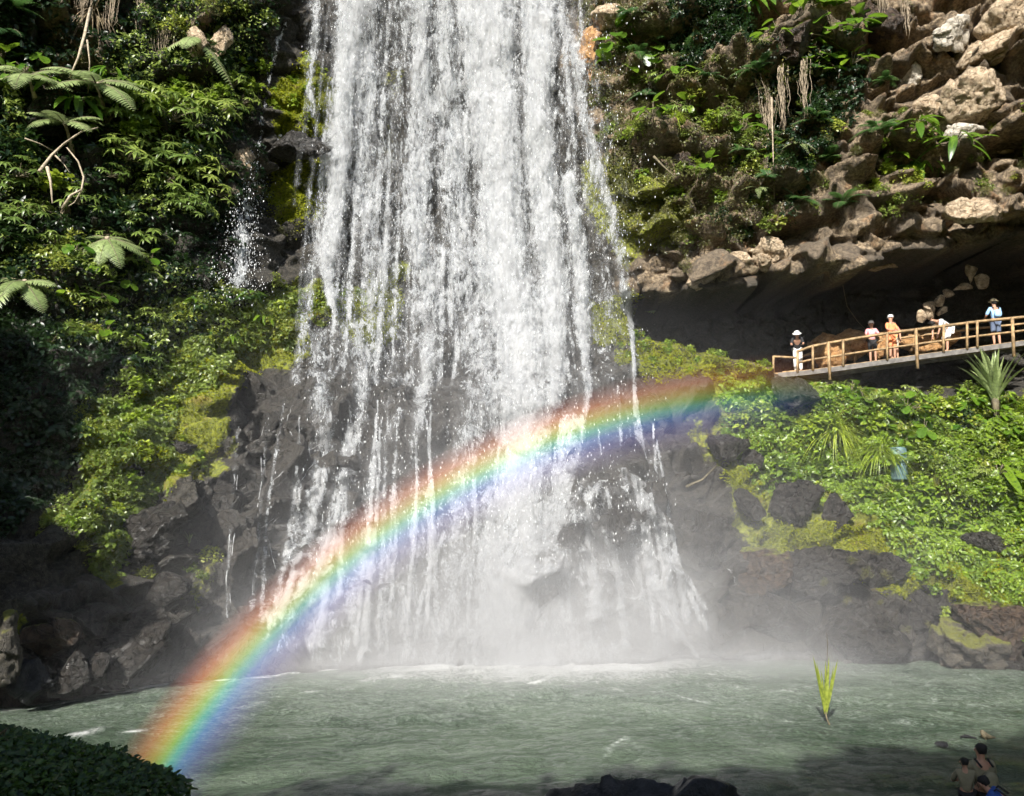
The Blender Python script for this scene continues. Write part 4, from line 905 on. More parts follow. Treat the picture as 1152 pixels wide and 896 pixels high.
j = np.clip(np.searchsorted(gx, dx), 0, len(gx)-1); i = np.clip(np.searchsorted(gy, dy), 0, len(gy)-1)
o = obj('spray', drops('spray', dx, dy, TY[i, j]-rg.uniform(.35, 1.9, len(dx))*sstep(720, 500, dy)-.25, .014, 3, 4.5)); tag(o, 'flying droplets around the tall waterfall', 'spray', None, 'stuff')
# thin stream left of the waterfall
def ribbon(pts, ws, off, v=.8, seed=0):
    pts = np.array(pts, float); s = np.linspace(0, 1, 70); t = np.linspace(0, 1, len(pts)); cx = np.interp(s, t, pts[:, 0]); cy_ = np.interp(s, t, pts[:, 1]); w_ = np.interp(s, t, ws)
    k = np.linspace(-1, 1, 9); X = cx[:, None]+k[None]*w_[:, None]; Y_ = np.repeat(cy_[:, None], 9, 1)
    j = np.clip(np.searchsorted(gx, X), 0, len(gx)-1); i = np.clip(np.searchsorted(gy, Y_), 0, len(gy)-1)
    Yd = box_blur(TY[i, j], 2)-off; Q = at(X, Y_, Yd); f = v*np.exp(-(k[None]**2)*1.8)+0*X
    return Q, gridF(*X.shape), f
st = empty('thin_stream', tuple(at(275, 330, 29))); tag(st, 'thin side stream trickling down the dark wall left of the waterfall', 'stream')
for pts, ws, v in (([(322,25),(312,50),(303,90),(296,130),(291,165)], [5,8,6,6,5], .62), ([(291,165),(287,195),(280,225),(272,250),(270,330)], [4,6,9,16,22], .78), ([(310,165),(316,152),(330,150),(338,165),(335,185)], [3,6,7,8,9], .55), ([(262,240),(265,300),(280,345)], [14,22,26], .40)):
    Q, Fq, f = ribbon(pts, ws, .35, v); obj('water_strand', mesh_np('water_strand', Q-np.array(st.location), Fq, [mat_fall('stream_water', 7, .52, .3, .9)], True, {'flow': f.ravel()}), st)
dy = 345-190*rg.uniform(0, 1, 1700)**.7*rg.uniform(.0, 1, 1700)**.3; dx = np.interp(dy, [150, 200, 250, 345], [291, 286, 274, 268])+rg.normal(0, 1, 1700)*np.interp(dy, [150, 230, 345], [3, 9, 20])
j = np.clip(np.searchsorted(gx, dx), 0, len(gx)-1); i = np.clip(np.searchsorted(gy, dy), 0, len(gy)-1)
o = obj('spray', drops('spray', dx, dy, TY[i, j]-rg.uniform(.3, 1.2, len(dx)), .016, 4, 3.2)); tag(o, 'droplets blowing off the thin side stream', 'spray', None, 'stuff')
# fans of crisp trickles over the foot rocks
def trickle(pts, w, label_parent, seed):
    mb = MB(); rg_ = random.Random(seed); p3 = []
    for k in range(len(pts)-1):
        for t in np.linspace(0, 1, 9)[:-1]:
            x = pts[k][0]*(1-t)+pts[k+1][0]*t+rg_.gauss(0, 1.1); y = pts[k][1]*(1-t)+pts[k+1][1]*t
            p, nn = surf(x, y); p3.append(at(x, y, p[1]-.16)-np.array(label_parent.location))
    r = [w*(.12+.5*rg_.random()**2) for _ in p3]; r[0] = r[-1] = .003
    tube(mb, p3, r, 5); obj('trickle', mb.mesh('trickle', M['drop']), label_parent)
for k, (pts, w_) in enumerate([([(330,455),(320,480),(345,508),(352,520)], .02), ([(352,520),(338,545),(335,600)], .016), ([(345,508),(365,498),(372,480)], .018), ([(300,560),(308,540),(330,520)], .014), ([(268,470),(264,600),(256,690)], .018), ([(270,480),(261,560),(254,680)], .014),
   ([(296,480),(290,600),(284,680)], .016), ([(735,668),(750,690),(768,712),(784,738)], .024), ([(716,500),(722,600),(738,672)], .022), ([(745,560),(752,640),(756,668)], .018), ([(728,540),(742,600),(744,668)], .016), ([(669,545),(662,580),(668,640)], .02), ([(700,605),(706,640),(716,670)], .014), ([(430,470),(420,500),(412,560)], .016), ([(505,600),(488,628),(474,670)], .018), ([(310,640),(300,600),(314,580)], .014), ([(285,600),(300,590),(318,575)], .012), ([(820,640),(826,650),(828,660)], .012)]):
    trickle(pts, w_, wf, k)
# ------------------------------------------------------------------ spray mist
m, nt = newmat('mist'); n = N(nt); P = pos(n); xyz = n('ShaderNodeSeparateXYZ', {0: P}); X, Y_, Z = xyz.outputs
def gauss(v, c, s):
    q = n.math('DIVIDE', n.math('SUBTRACT', v, c), s); return n.math('EXPONENT', n.math('MULTIPLY', n.math('MULTIPLY', q, q), -1.))
nz = n.ss(n.noise(n.vscale(P, (.35, .35, .5)), 1., 4, .6, .5), .28, .72)
core = n.math('MULTIPLY', n.math('MULTIPLY', gauss(X, .2, 5.6), gauss(Y_, 25.6, 2.6)), n.math('EXPONENT', n.math('DIVIDE', Z, -1.3)))
wide = n.math('MULTIPLY', n.math('MULTIPLY', gauss(X, -.5, 12.), gauss(Y_, 24.6, 4.6)), n.math('EXPONENT', n.math('DIVIDE', Z, -3.2)))
den = n.math('ADD', n.math('MULTIPLY', core, 1.7), n.math('MULTIPLY', wide, .062))
high = n.math('MULTIPLY', gauss(X, .2, 4.5), n.math('MULTIPLY', gauss(Y_, 27, 2.5), gauss(Z, 6., 5.0)))
den = n.math('ADD', den, n.math('MULTIPLY', high, .030))
den = n.math('MULTIPLY', den, n.math('ADD', .35, n.math('MULTIPLY', nz, 1.3)))
edge = n.math('MULTIPLY', n.ss(Z, 14., 9.), n.math('MULTIPLY', n.ss(n.math('ABSOLUTE', X), 17., 12.), n.ss(Y_, 17.2, 20.)))
den = n.math('MULTIPLY', den, edge)
vs = n('ShaderNodeVolumePrincipled', {'Color': (.97, .98, 1., 1), 'Density': den, 'Anisotropy': -.08}); n.out(None, vs.outputs[0])
mb = MB(); box(mb, (0, 24.6, 7.15), (34, 15, 14)); mist = obj('mist', mb.mesh('mist', m, False)); tag(mist, 'spray mist drifting over the foot of the waterfall', 'mist', None, 'stuff')
# ------------------------------------------------------------------ rainbow
AX = np.array(ANTI); e1_ = np.cross(AX, UP); e1_ /= np.linalg.norm(e1_); e2_ = np.cross(e1_, AX)
S_ = 15.2; th = np.radians(np.linspace(38.2, 43.9, 25)); ph = np.radians(np.linspace(60, 185, 200))   # angle about the axis, 90 = top
RR = S_*np.cos(np.radians(41.6))*np.tan(th); PH, R_ = np.meshgrid(ph, RR, indexing='ij')
Q = np.array([0, 0, CH])+AX*S_*math.cos(math.radians(41.6))+R_[..., None]*(np.cos(PH)[..., None]*e1_+np.sin(PH)[..., None]*e2_)
uvs = np.stack([np.broadcast_to(np.degrees(PH), PH.shape).ravel()/180, np.broadcast_to(np.linspace(0, 1, 25)[None], PH.shape).ravel()], -1)
m, nt = newmat('rainbow_light'); n = N(nt); uvn = n('ShaderNodeUVMap'); uvn.uv_map = 'UVMap'; uv = n('ShaderNodeSeparateXYZ', {0: uvn.outputs[0]})
cr = n('ShaderNodeValToRGB', {0: uv.outputs[1]}); el_ = cr.color_ramp.elements
stops = [(0, (0, 0, 0)), (.14, (.03, .02, .07)), (.28, (.05, .05, .20)), (.40, (.04, .13, .36)), (.50, (.06, .34, .26)), (.58, (.22, .38, .04)), (.67, (.42, .28, .02)), (.77, (.40, .12, .02)), (.88, (.14, .03, .01)), (1, (0, 0, 0))]
el_[0].position = 0; el_[0].color = (0, 0, 0, 1); el_[1].position = 1; el_[1].color = (0, 0, 0, 1)
for p_, c_ in stops[1:-1]:
    e = el_.new(p_); e.color = (*c_, 1)
ang = n.math('MULTIPLY', uv.outputs[0], 180.)
RB = (n, uv, cr, ang)
fade = n.math('MULTIPLY', n.ss(ang, RB_A0 if 'RB_A0' in globals() else 84., 113.), n.ss(ang, 172., 160.))
em = n('ShaderNodeEmission', {0: cr.outputs[0], 1: n.math('MULTIPLY', n.math('MULTIPLY', fade, .44), n.math('ADD', .6, n.math('MULTIPLY', n.noise(pos(n), .7, 3), .8)))})
n.out(n('ShaderNodeAddShader', {0: em.outputs[0], 1: n('ShaderNodeBsdfTransparent').outputs[0]}).outputs[0])
rb = obj('rainbow', mesh_np('rainbow', Q, gridF(*PH.shape), [m], True, None, uvs)); tag(rb, 'rainbow arching through the spray in front of the waterfall', 'rainbow')
_pp = np.array([px_of(Q[i, 13]) for i in range(0, 200, 8)]); print('RAINBOW', [(round(float(np.degrees(ph[i]))), int(a), int(b)) for i, (a, b) in zip(range(0, 200, 8), _pp)])
# ------------------------------------------------------------------ bridge
def Bp(zx, zy, off=0.):
    return at(860+zx/3.945, 300+zy/3.945, 30.2-1.6*(zx-40)/1112+off)
br = empty('footbridge', tuple(Bp(300, 445))); BL = np.array(br.location)
tag(br, 'narrow wooden footbridge with handrail crossing in front of the dark overhang', 'footbridge')
def bar(name, pts, r, mat, sq=True):
    mb = MB(); tube(mb, [np.array(p)-BL for p in pts], r, 6 if not sq else 4); return obj(name, mb.mesh(name, M[mat]), br)
def xframe(d):
    x = d/np.linalg.norm(d); y = np.cross(UP, x); y /= np.linalg.norm(y); return np.stack([x, y, np.cross(x, y)], 1)
def deckp(zx): return np.interp(zx, [40, 150, 300, 690, 1100, 1300], [472, 464, 445, 390, 335, 306])
def railp(zx): return np.interp(zx, [140, 210, 285, 430, 545, 672, 790, 945, 1100, 1152, 1300], [380, 355, 340, 315, 297, 280, 265, 245, 230, 225, 208])
zs = [145, 210, 285, 430, 545, 672, 790, 945, 1100, 1200, 1300]
bar('top_rail', [Bp(z, railp(z)) for z in zs], .055, 'wood'); bar('middle_rail', [Bp(z, (railp(z)*.42+deckp(z)*.58)) for z in zs], .042, 'wood')
bar('top_rail', [Bp(40, 400), Bp(140, 405)], .045, 'wood'); bar('middle_rail', [Bp(80, 470), Bp(160, 463)], .04, 'wood')
bar('top_rail', [Bp(z, railp(z), 1.5)+UP*-.25 for z in zs], .045, 'wood')
mb = MB()
for k, z in enumerate(np.arange(60, 1300, 8.5)):
    a, b = Bp(z, deckp(z))-BL, Bp(z+7.6, deckp(z+7.6))-BL; c = (a+b)/2+np.array([0, .75, -.04]); d = b-a
    box(mb, c, (np.linalg.norm(d), 1.55, .05), xframe(d), None)
obj('deck', mb.mesh('deck', M['wood'], False), br)
for off in (0., 1.4):
    mb = MB()
    for a, b in zip(range(60, 1300, 124), range(184, 1424, 124)):
        A, B = Bp(a, deckp(a)+13)-BL, Bp(b, deckp(min(b, 1300))+13-(max(0, b-1300)*.13))-BL; d = B-A
        box(mb, (A+B)/2+np.array([0, off, 0]), (np.linalg.norm(d)*1.0, .12, .17), xframe(d))
    obj('beam', mb.mesh('beam', M['greywood'], False), br)
for z, low in ((147, 0), (215, 0), (283, 50), (350, 0), (545, 0), (672, 55), (795, 0), (900, 0), (945, 0), (1100, 60), (1230, 0)):
    a, b = Bp(z, railp(z)-5, -.07), Bp(z+(8 if low else 0), deckp(z)+6+low, -.07); bar('post', [a, b], .065 if low else .05, 'wood')
bar('post', [Bp(40, 397), Bp(40, 475)], .045, 'wood')
for z in (400, 672, 945): bar('post', [Bp(z, railp(z), 1.5)+UP*-.2, Bp(z, deckp(z), 1.5)], .04, 'wood')
# ------------------------------------------------------------------ people
def skin_mesh(name, joints, edges, radii, mat, root=0, sub=2):
    me = bpy.data.meshes.new(name); me.from_pydata([tuple(j) for j in joints], edges, []); me.update()
    o = bpy.data.objects.new(name, me); COL.objects.link(o)
    o.modifiers.new('s', 'SKIN'); sv = me.skin_vertices[0].data
    for k, r in enumerate(radii): sv[k].radius = r if hasattr(r, '__len__') else (r, r); sv[k].use_root = (k == root)
    su = o.modifiers.new('u', 'SUBSURF'); su.levels = sub; su.render_levels = sub
    dg = bpy.context.evaluated_depsgraph_get(); dg.update()
    m2 = bpy.data.meshes.new_from_object(o.evaluated_get(dg)); COL.objects.unlink(o); bpy.data.objects.remove(o)
    V = np.array([v.co[:] for v in m2.vertices]); F = [list(p.vertices) for p in m2.polygons]
    return V, F
def finish(name, parts, mat, parent):
    vs, fs = [], []; n0 = 0
    for V, F in parts:
        vs += [tuple(v) for v in V]; fs += [[i+n0 for i in f] for f in F]; n0 += len(V)
    me = bpy.data.meshes.new(name); me.from_pydata(vs, [], fs); me.materials.append(mat)
    me.polygons.foreach_set('use_smooth', [True]*len(me.polygons)); me.update(); return obj(name, me, parent)
M['skin'] = mat_plain('skin', (.42, .23, .15), .6, .08); M['skin2'] = mat_plain('tanned_skin', (.28, .15, .09), .6, .08)
def cloth(nm, c): M[nm] = mat_plain(nm, c, .85, .12, 10, .2); return M[nm]
for nm, c in (('white_cloth', (.82, .82, .80)), ('pink_cloth', (.75, .30, .32)), ('orange_cloth', (.80, .28, .12)), ('blue_cloth', (.30, .50, .78)), ('denim', (.10, .13, .2)), ('black_cloth', (.012, .012, .014)), ('cream_cloth', (.2, .18, .11)), ('royal_cloth', (.02, .07, .28)), ('hair', (.012, .01, .009)), ('straw', (.55, .45, .28)), ('khaki', (.4, .36, .28))): cloth(nm, c)
def person(loc, H, face, label, pose, shirt, legs, hat=None, hairc='hair', skin='skin', short=False, pack=None, rot_lean=0.):
    """pose: joint overrides in a 1.7 m frame; +Y is the way the person faces"""
    k = H/1.7
    J = dict(pel=(0,0,.93), wai=(0,0,1.06), che=(0,0,1.27), nec=(0,0,1.44), hdb=(0,.01,1.50), hd=(0,.02,1.60), top=(0,.01,1.67),
        shL=(-.17,0,1.38), elL=(-.24,-.02,1.12), wrL=(-.25,.06,.88), haL=(-.25,.09,.80), shR=(.17,0,1.38), elR=(.24,-.02,1.12), wrR=(.25,.06,.88), haR=(.25,.09,.80),
        hiL=(-.09,0,.88), knL=(-.10,.03,.48), anL=(-.10,0,.09), toL=(-.11,.16,.03), hiR=(.09,0,.88), knR=(.10,.03,.48), anR=(.10,0,.09), toR=(.11,.16,.03))
    R = dict(pel=.125, wai=.115, che=.135, nec=.055, hdb=.06, hd=(.085,.10), top=.055, shL=.062, elL=.043, wrL=.03, haL=.028, shR=.062, elR=.043, wrR=.03, haR=.028, hiL=.088, knL=.058, anL=.04, toL=.032, hiR=.088, knR=.058, anR=.04, toR=.032)
    J.update(pose); nm = list(J); ix = {a: i for i, a in enumerate(nm)}
    E = [('pel','wai'),('wai','che'),('che','nec'),('nec','hdb'),('hdb','hd'),('hd','top')]
    for s in 'LR': E += [('che','sh'+s),('sh'+s,'el'+s),('el'+s,'wr'+s),('wr'+s,'ha'+s),('pel','hi'+s),('hi'+s,'kn'+s),('kn'+s,'an'+s),('an'+s,'to'+s)]
    root = empty('person', tuple(loc)); root.rotation_euler = (0, 0, face); tag(root, label, 'person')
    sc_ = lambda v: tuple(np.array(v)*k)
    V, F = skin_mesh('body', [sc_(J[a]) for a in nm], [(ix[a], ix[b]) for a, b in E], [tuple(np.array(R[a])*k) if hasattr(R[a], '__len__') else R[a]*k for a in nm], None)
    parts = [(V, F)]; hd = np.array(J['hd']); up = np.array(J['top'])-np.array(J['hdb']); up /= np.linalg.norm(up); fw_ = np.array([0, 1., 0])-up*up[1]; fw_ /= np.linalg.norm(fw_)+1e-6; sd = np.cross(fw_, up)
    fx_ = MB()
    for s in 'LR':                                   # hands with five fingers, nose, ears
        h0 = np.array(J['ha'+s]); d = h0-np.array(J['wr'+s]); d /= np.linalg.norm(d)+1e-6; sp = np.cross(d, [0, 1., .2]); sp /= np.linalg.norm(sp)
        for q, (o_, l) in enumerate(((-.026, .06), (-.009, .075), (.009, .07), (.026, .055))):
            b = h0+sp*o_; tube(fx_, [(b-d*.02)*k, (b+d*l*.55+np.array([0, .006, 0]))*k, (b+d*l+np.array([0, .02, -.004]))*k], [.009*k, .008*k, .005*k], 5)
        b = h0-d*.05+sp*.03; tube(fx_, [b*k, (b+sp*.03+d*.02)*k, (b+sp*.035+d*.055)*k], [.011*k, .009*k, .006*k], 5)
    tube(fx_, [(hd+fw_*.085+up*.02)*k, (hd+fw_*.115-up*.015)*k, (hd+fw_*.09-up*.025)*k], [.008*k, .014*k, .012*k], 5)
    for s in (-1, 1): tube(fx_, [(hd+sd*s*.085+up*.02)*k, (hd+sd*s*.1-up*.02)*k], [.014*k, .01*k], 5)
    Vf = np.concatenate(fx_.v); Ff = [list(dict.fromkeys(f)) for f in np.concatenate(fx_.f).tolist()]; parts.append((Vf, Ff))
    finish('body', parts, M[skin], root)
    ey = MB()
    for s in (-1, 1): tube(ey, [(hd+sd*s*.033+fw_*.085+up*.02)*k, (hd+sd*s*.033+fw_*.097+up*.02)*k], [.011*k, .009*k], 6)
    tube(ey, [(hd+fw_*.088-up*.052-sd*.022)*k, (hd+fw_*.095-up*.054)*k, (hd+fw_*.088-up*.052+sd*.022)*k], .005*k, 5)
    obj('face', ey.mesh('face', M['hair']), root)
    def garment(name, keys, grow, mat):
        kk = [a for a in nm if a in keys]; im = {a: i for i, a in enumerate(kk)}
        rad = [tuple((np.array(R[a])+grow)*k) if hasattr(R[a], '__len__') else (R[a]+grow)*k for a in kk]
        V, F = skin_mesh(name, [sc_(J[a]) for a in kk], [(im[a], im[b]) for a, b in E if a in im and b in im], rad, None); finish(name, [(V, F)], M[mat], root)
    if shirt: garment('shirt', ('pel','wai','che','shL','shR','elL','elR'), .018, shirt)
    if legs:
        J2 = {}; garment('shorts' if short else 'trousers', ('pel','hiL','hiR','knL','knR')+(() if short else ('anL','anR')), .02, legs)
    if hat:
        hb = MB(); c = hd+up*.055; T_ = [.10, .105, .09, .05, .01]; zz = [0, .04, .085, .11, .12]
        tube(hb, [(c+up*z)*k for z in zz], [r*k for r in T_], 12); tube(hb, [(c+up*-.004)*k, (c+up*.006)*k], [(.17 if hat != 'cap' else .12)*k]*2, 14)
        obj('hat', hb.mesh('hat', M['white_cloth' if hat in ('white', 'cap') else hat]), root)
    if hairc:
        hb = MB(); c = hd-fw_*.03; tube(hb, [(c+up*.105)*k, (c+up*.075)*k, (c+up*.02-fw_*.025)*k, (c-up*.05-fw_*.04)*k], [.04*k, .088*k, .088*k, .06*k], 10); obj('hair', hb.mesh('hair', M[hairc]), root)
    if pack:
        V, F = skin_mesh('pack', [np.array(J['che'])*k+np.array([0, -.19, .05])*k, np.array(J['che'])*k+np.array([0, -.2, -.12])*k, np.array(J['che'])*k+np.array([0, -.2, -.26])*k], [(0, 1), (1, 2)], [(.13*k, .09*k), (.15*k, .1*k), (.13*k, .09*k)], None)
        finish('backpack', [(V, F)], M[pack], root)
        sb = MB()
        for s in (-1, 1): tube(sb, [(np.array(J['che'])+(s*.1, -.15, .1))*k, (np.array(J['che'])+(s*.11, 0, .19))*k, (np.array(J['che'])+(s*.1, .15, .05))*k, (np.array(J['che'])+(s*.13, .05, -.2))*k], .018*k, 5)
        obj('strap', sb.mesh('strap', M['black_cloth']), root)
    return root
PI = math.pi
def stand(zx, off=.7): p = Bp(zx, deckp(zx), 0); return p+np.array([0, off, 0])
crouch = dict(pel=(0,-.25,.45), wai=(0,-.2,.57), che=(0,-.02,.75), nec=(0,.1,.88), hdb=(0,.13,.93), hd=(0,.17,1.02), top=(0,.16,1.09), shL=(-.17,.03,.85), shR=(.17,.03,.85), elL=(-.22,.2,.65), elR=(.22,.2,.65), wrL=(-.1,.38,.62), wrR=(.1,.38,.62), haL=(-.05,.44,.64), haR=(.05,.44,.64),
   hiL=(-.09,-.23,.42), hiR=(.09,-.23,.42), knL=(-.13,.2,.5), knR=(.13,.2,.5), anL=(-.12,-.02,.09), anR=(.12,-.02,.09), toL=(-.13,.14,.03), toR=(.13,.14,.03))
lean = dict(pel=(0,-.12,.92), wai=(0,-.02,1.04), che=(0,.14,1.2), nec=(0,.27,1.32), hdb=(0,.31,1.36), hd=(0,.37,1.42), top=(0,.38,1.5), shL=(-.17,.2,1.3), shR=(.17,.2,1.3), elL=(-.22,.32,1.08), elR=(.22,.32,1.08), wrL=(-.2,.5,1.0), wrR=(.2,.5,1.0), haL=(-.2,.58,1.0), haR=(.2,.58,1.0), hiL=(-.09,-.1,.88), hiR=(.09,-.1,.88))
armf = dict(elL=(-.26,.1,1.15), wrL=(-.2,.3,1.08), haL=(-.18,.37,1.08), elR=(.26,.1,1.15), wrR=(.2,.3,1.08), haR=(.18,.37,1.08))
stoop = dict(pel=(0,-.18,.9), wai=(0,-.05,1.02), che=(0,.14,1.12), nec=(0,.30,1.14), hdb=(0,.35,1.15), hd=(0,.44,1.13), top=(0,.5,1.1), shL=(-.17,.2,1.13), shR=(.17,.2,1.13), elL=(-.2,.3,.88), elR=(.2,.3,.88), wrL=(-.15,.35,.65), wrR=(.15,.35,.65), haL=(-.14,.37,.57), haR=(.14,.37,.57), hiL=(-.09,-.16,.86), hiR=(.09,-.16,.86), knL=(-.1,-.02,.47), knR=(.1,-.02,.47))
person(stand(172, .5), 1.62, PI*.9, 'person in a big white hat and black top at the left end of the bridge', lean, 'black_cloth', 'white_cloth', 'white')
person(stand(515, .6), 1.52, PI*.95, 'person in a pink shirt and white cap beside the orange earth mounds', armf, 'pink_cloth', 'black_cloth', 'cap', short=True)
person(stand(598, .5), 1.62, PI*1.1, 'person in an orange top with arms on the railing right of the pink shirt', armf, 'orange_cloth', 'orange_cloth', 'cap', short=True, skin='skin')
person(stand(635, .95), 1.50, PI*.8, 'bare armed person standing behind the orange top', {}, 'pink_cloth', 'khaki', None, skin='skin', short=True)
person(stand(850, .7), 1.75, PI*.55, 'person in white bending forward on the bridge', stoop, 'white_cloth', 'white_cloth', None, short=True)
person(stand(1078, .6), 1.68, 0., 'person in a light blue shirt and pale hat seen from behind on the bridge', armf, 'blue_cloth', 'denim', 'straw', short=True, pack='blue_cloth')
# bathers at the lower right, seen from behind
def nb(px, py, Y, hh): p = at(px, py, Y); return np.array([p[0], p[1], p[2]-hh])
carry = dict(elL=(-.27,.1,1.15), wrL=(-.12,.28,1.12), haL=(-.04,.32,1.13), elR=(.27,.08,1.2), wrR=(.16,.3,1.25), haR=(.1,.33,1.3))
person(nb(1103, 842, 13.9, 1.55), 1.62, .1, 'person with black hair and cream shirt facing the pool at lower right', armf, 'cream_cloth', 'black_cloth', None, pack='cream_cloth')
person(nb(1131, 868, 13.2, 1.50), 1.52, .9, 'person with long dark hair and a blue wrap at the lower right corner', lean, 'royal_cloth', 'royal_cloth', None, pack='cream_cloth')
person(nb(1085, 858, 13.6, 1.05), 1.12, -.3, 'dark haired child beside the cream shirt at the lower right', carry, 'cream_cloth', 'black_cloth', None)
# long hair of the blue wrap person is its hair part; flat stone they stand on
rock(1110, 1010, 260, 60, 'blackrock', 'flat wading stone under the bathers at the lower right', Y=13.6, dy=.6)
# ------------------------------------------------------------------ barrel, reed, hedge
bp_, _n = surf(1011, 505); bm_ = MB()
c = at(1011, 522, bp_[1]-.35); tube(bm_, [c+UP*z for z in (-.55, -.5, -.2, -.18, .2, .22, .5, .55)], [.24, .27, .27, .285, .285, .27, .27, .23], 20)
M['barrel'] = mat_plain('pale_blue_plastic', (.10, .17, .18), .6, .3, 5)
tag(obj('barrel', bm_.mesh('barrel', M['barrel'])), 'pale blue green barrel half hidden by leaves on the lush ledge', 'barrel')
yr = float(water_Y(932, 815)); base = at(932, 815, yr); random.seed(4)
rd = empty('reed', tuple(base)); L = MB(); S = MB()
tube(S, [(0, 0, -.15), (.02, 0, .0), (-.03, 0, .12), (-.05, 0, .25)], [.018, .02, .016, .02], 6)
b0 = np.array([-.05, 0, .22])
for (tx, ty) in ((915, 737), (919, 745), (924, 752), (929, 742), (933, 738), (939, 748), (943, 741), (926, 770), (936, 765), (921, 765)):
    tip = at(tx, ty, yr+random.uniform(-.15, .15))-base; d = tip-b0; l = np.linalg.norm(d)
    put(L, blade(1, .055, 6, .03, .4, base=.35), frame(d, [random.uniform(-.3, .3), -1, .3]), b0, l)
tube(S, [b0, at(931, 725, yr)-base, at(930, 712, yr)-base], [.008, .006, .003], 4)
obj('leaves', L.mesh('leaves', M['leaf_bush']), rd); obj('stem', S.mesh('stem', M['stem']), rd)
tag(rd, 'single green reed standing in the pool at the lower right', 'reed')
# hedge: clipped mound of dark leaves on the near bank
hd_ = empty('hedge', tuple(at(60, 896, 7.0))); HL = np.array(hd_.location)
hx = np.array([-160, -60, 0, 36, 76, 108, 130, 146, 158, 172]); hy = np.array([820, 832, 843, 857, 872, 886, 897, 906, 917, 938])
k = 26000; rg = np.random.default_rng(12); px_ = rg.uniform(-150, 170, k); dep = rg.uniform(0, 1, k)
top = np.interp(px_, hx, hy)+12*fbm(np.stack([px_*.035, px_*0, dep*3], -1), 4, 3)-np.where(rg.uniform(0, 1, k) < .04, rg.uniform(0, 14, k), 0)
Yh = 6.2+1.9*dep; ridge = at(px_, top, 7.2); C = ridge.copy(); C[:, 1] = Yh
prof = 1-((Yh-7.2)/1.25)**2*.55; bottom = 2.0; C[:, 2] = bottom+(ridge[:, 2]-bottom)*prof+rg.normal(0, .015, k)
low = rg.uniform(0, 1, k) < .3; C[low, 1] = 6.1+rg.normal(0, .05, low.sum()); C[low, 2] = C[low, 2]*rg.uniform(.72, .99, low.sum())
T, Fq = blade(1, .5, 3, .25, .3); nv = len(T)
z = np.stack([rg.normal(0, .5, k), -.45+rg.normal(0, .4, k), .9+rg.normal(0, .3, k)], -1); z /= np.linalg.norm(z, axis=1)[:, None]
y = rg.normal(0, 1, (k, 3)); y -= z*(y*z).sum(1)[:, None]; y /= np.linalg.norm(y, axis=1)[:, None]; x = np.cross(y, z); s = rg.uniform(.03, .09, k)
V = C[:, None]+s[:, None, None]*(T[None, :, 0:1]*x[:, None]+T[None, :, 1:2]*y[:, None]+T[None, :, 2:3]*z[:, None])-HL
obj('leaves', mesh_np('leaves', V, (Fq[None]+nv*np.arange(k)[:, None, None]).reshape(-1, 4), [M['leaf_hedge']], True, {'rnd': np.repeat(rg.uniform(0, 1, k), nv)}), hd_)
gxx = np.linspace(-150, 168, 60); core = []
for yy in np.linspace(6.15, 8.0, 14):
    tp = np.interp(gxx, hx, hy); rd_ = at(gxx, tp, 7.2); pr = 1-((yy-7.2)/1.25)**2*.55; core.append(np.stack([rd_[:, 0], rd_[:, 0]*0+yy, bottom+(rd_[:, 2]-bottom)*pr-.07], -1))
core = np.array(core); obj('twigs', mesh_np('twigs', core-HL, gridF(14, 60), [M['blackrock']]), hd_)
tag(hd_, 'dark rounded hedge in the bottom left corner', 'hedge')
tw = MB(); tube(tw, [at(0, 826, 6.4), at(8, 820, 6.4), at(4, 828, 6.4)], [.012, .01, .004], 5); tag(obj('dry_twig', tw.mesh('dry_twig', M['stem'])), 'dry twig sticking out of the hedge at the left edge', 'twig')
# ------------------------------------------------------------------ what shades the left hollow and the near bank
SHD = [(-500,300),(-60,372),(50,392),(74,440),(78,500),(92,542),(84,556),(28,560),(32,602),(58,618),(78,645),(120,662),(150,690),(200,702),(225,735),(205,768),(-500,1000)]
sv = np.array(SUNV); pts = []
for (x, y) in SHD:
    xx = min(max(x, -600), 1152); p, _ = surf(xx, min(y, 790)); t = (p[1]-9.5)/(-sv[1]); pts.append(p+sv*t)
pts = np.array(pts); cen = pts.mean(0)
rings = []
for dpt, sc_ in ((-1.6, .80), (-1.0, .93), (0, 1.), (.9, .97), (2.6, .85), (4, .5)):
    q = cen+(pts-cen)*sc_; q = np.repeat(q, 1, 0); q = q - sv*(-dpt); rings.append(q)
nP = len(pts); V = np.concatenate(rings+[[cen-sv*1.8], [cen+sv*4.4]]); F = []
for r_ in range(5):
    for q in range(nP): F.append((r_*nP+q, r_*nP+(q+1) % nP, (r_+1)*nP+(q+1) % nP, (r_+1)*nP+q))
me = bpy.data.meshes.new('outcrop'); F2 = [(6*nP, (q+1) % nP, q) for q in range(nP)]+[(6*nP+1, 5*nP+q, 5*nP+(q+1) % nP) for q in range(nP)]
me.from_pydata([tuple(v) for v in V], [], F+F2); me.materials.append(M['wetrock']); me.update()
tag(obj('cliff_spur', me), 'rock spur of the left canyon wall outside the view', None, None, 'structure')  # added unseen blocker, its outline cast sunward from the left hollow's shade edge
print('SPUR', pts.min(0), pts.max(0), [tuple(int(v) for v in px_of(p)) for p in pts[:6]])
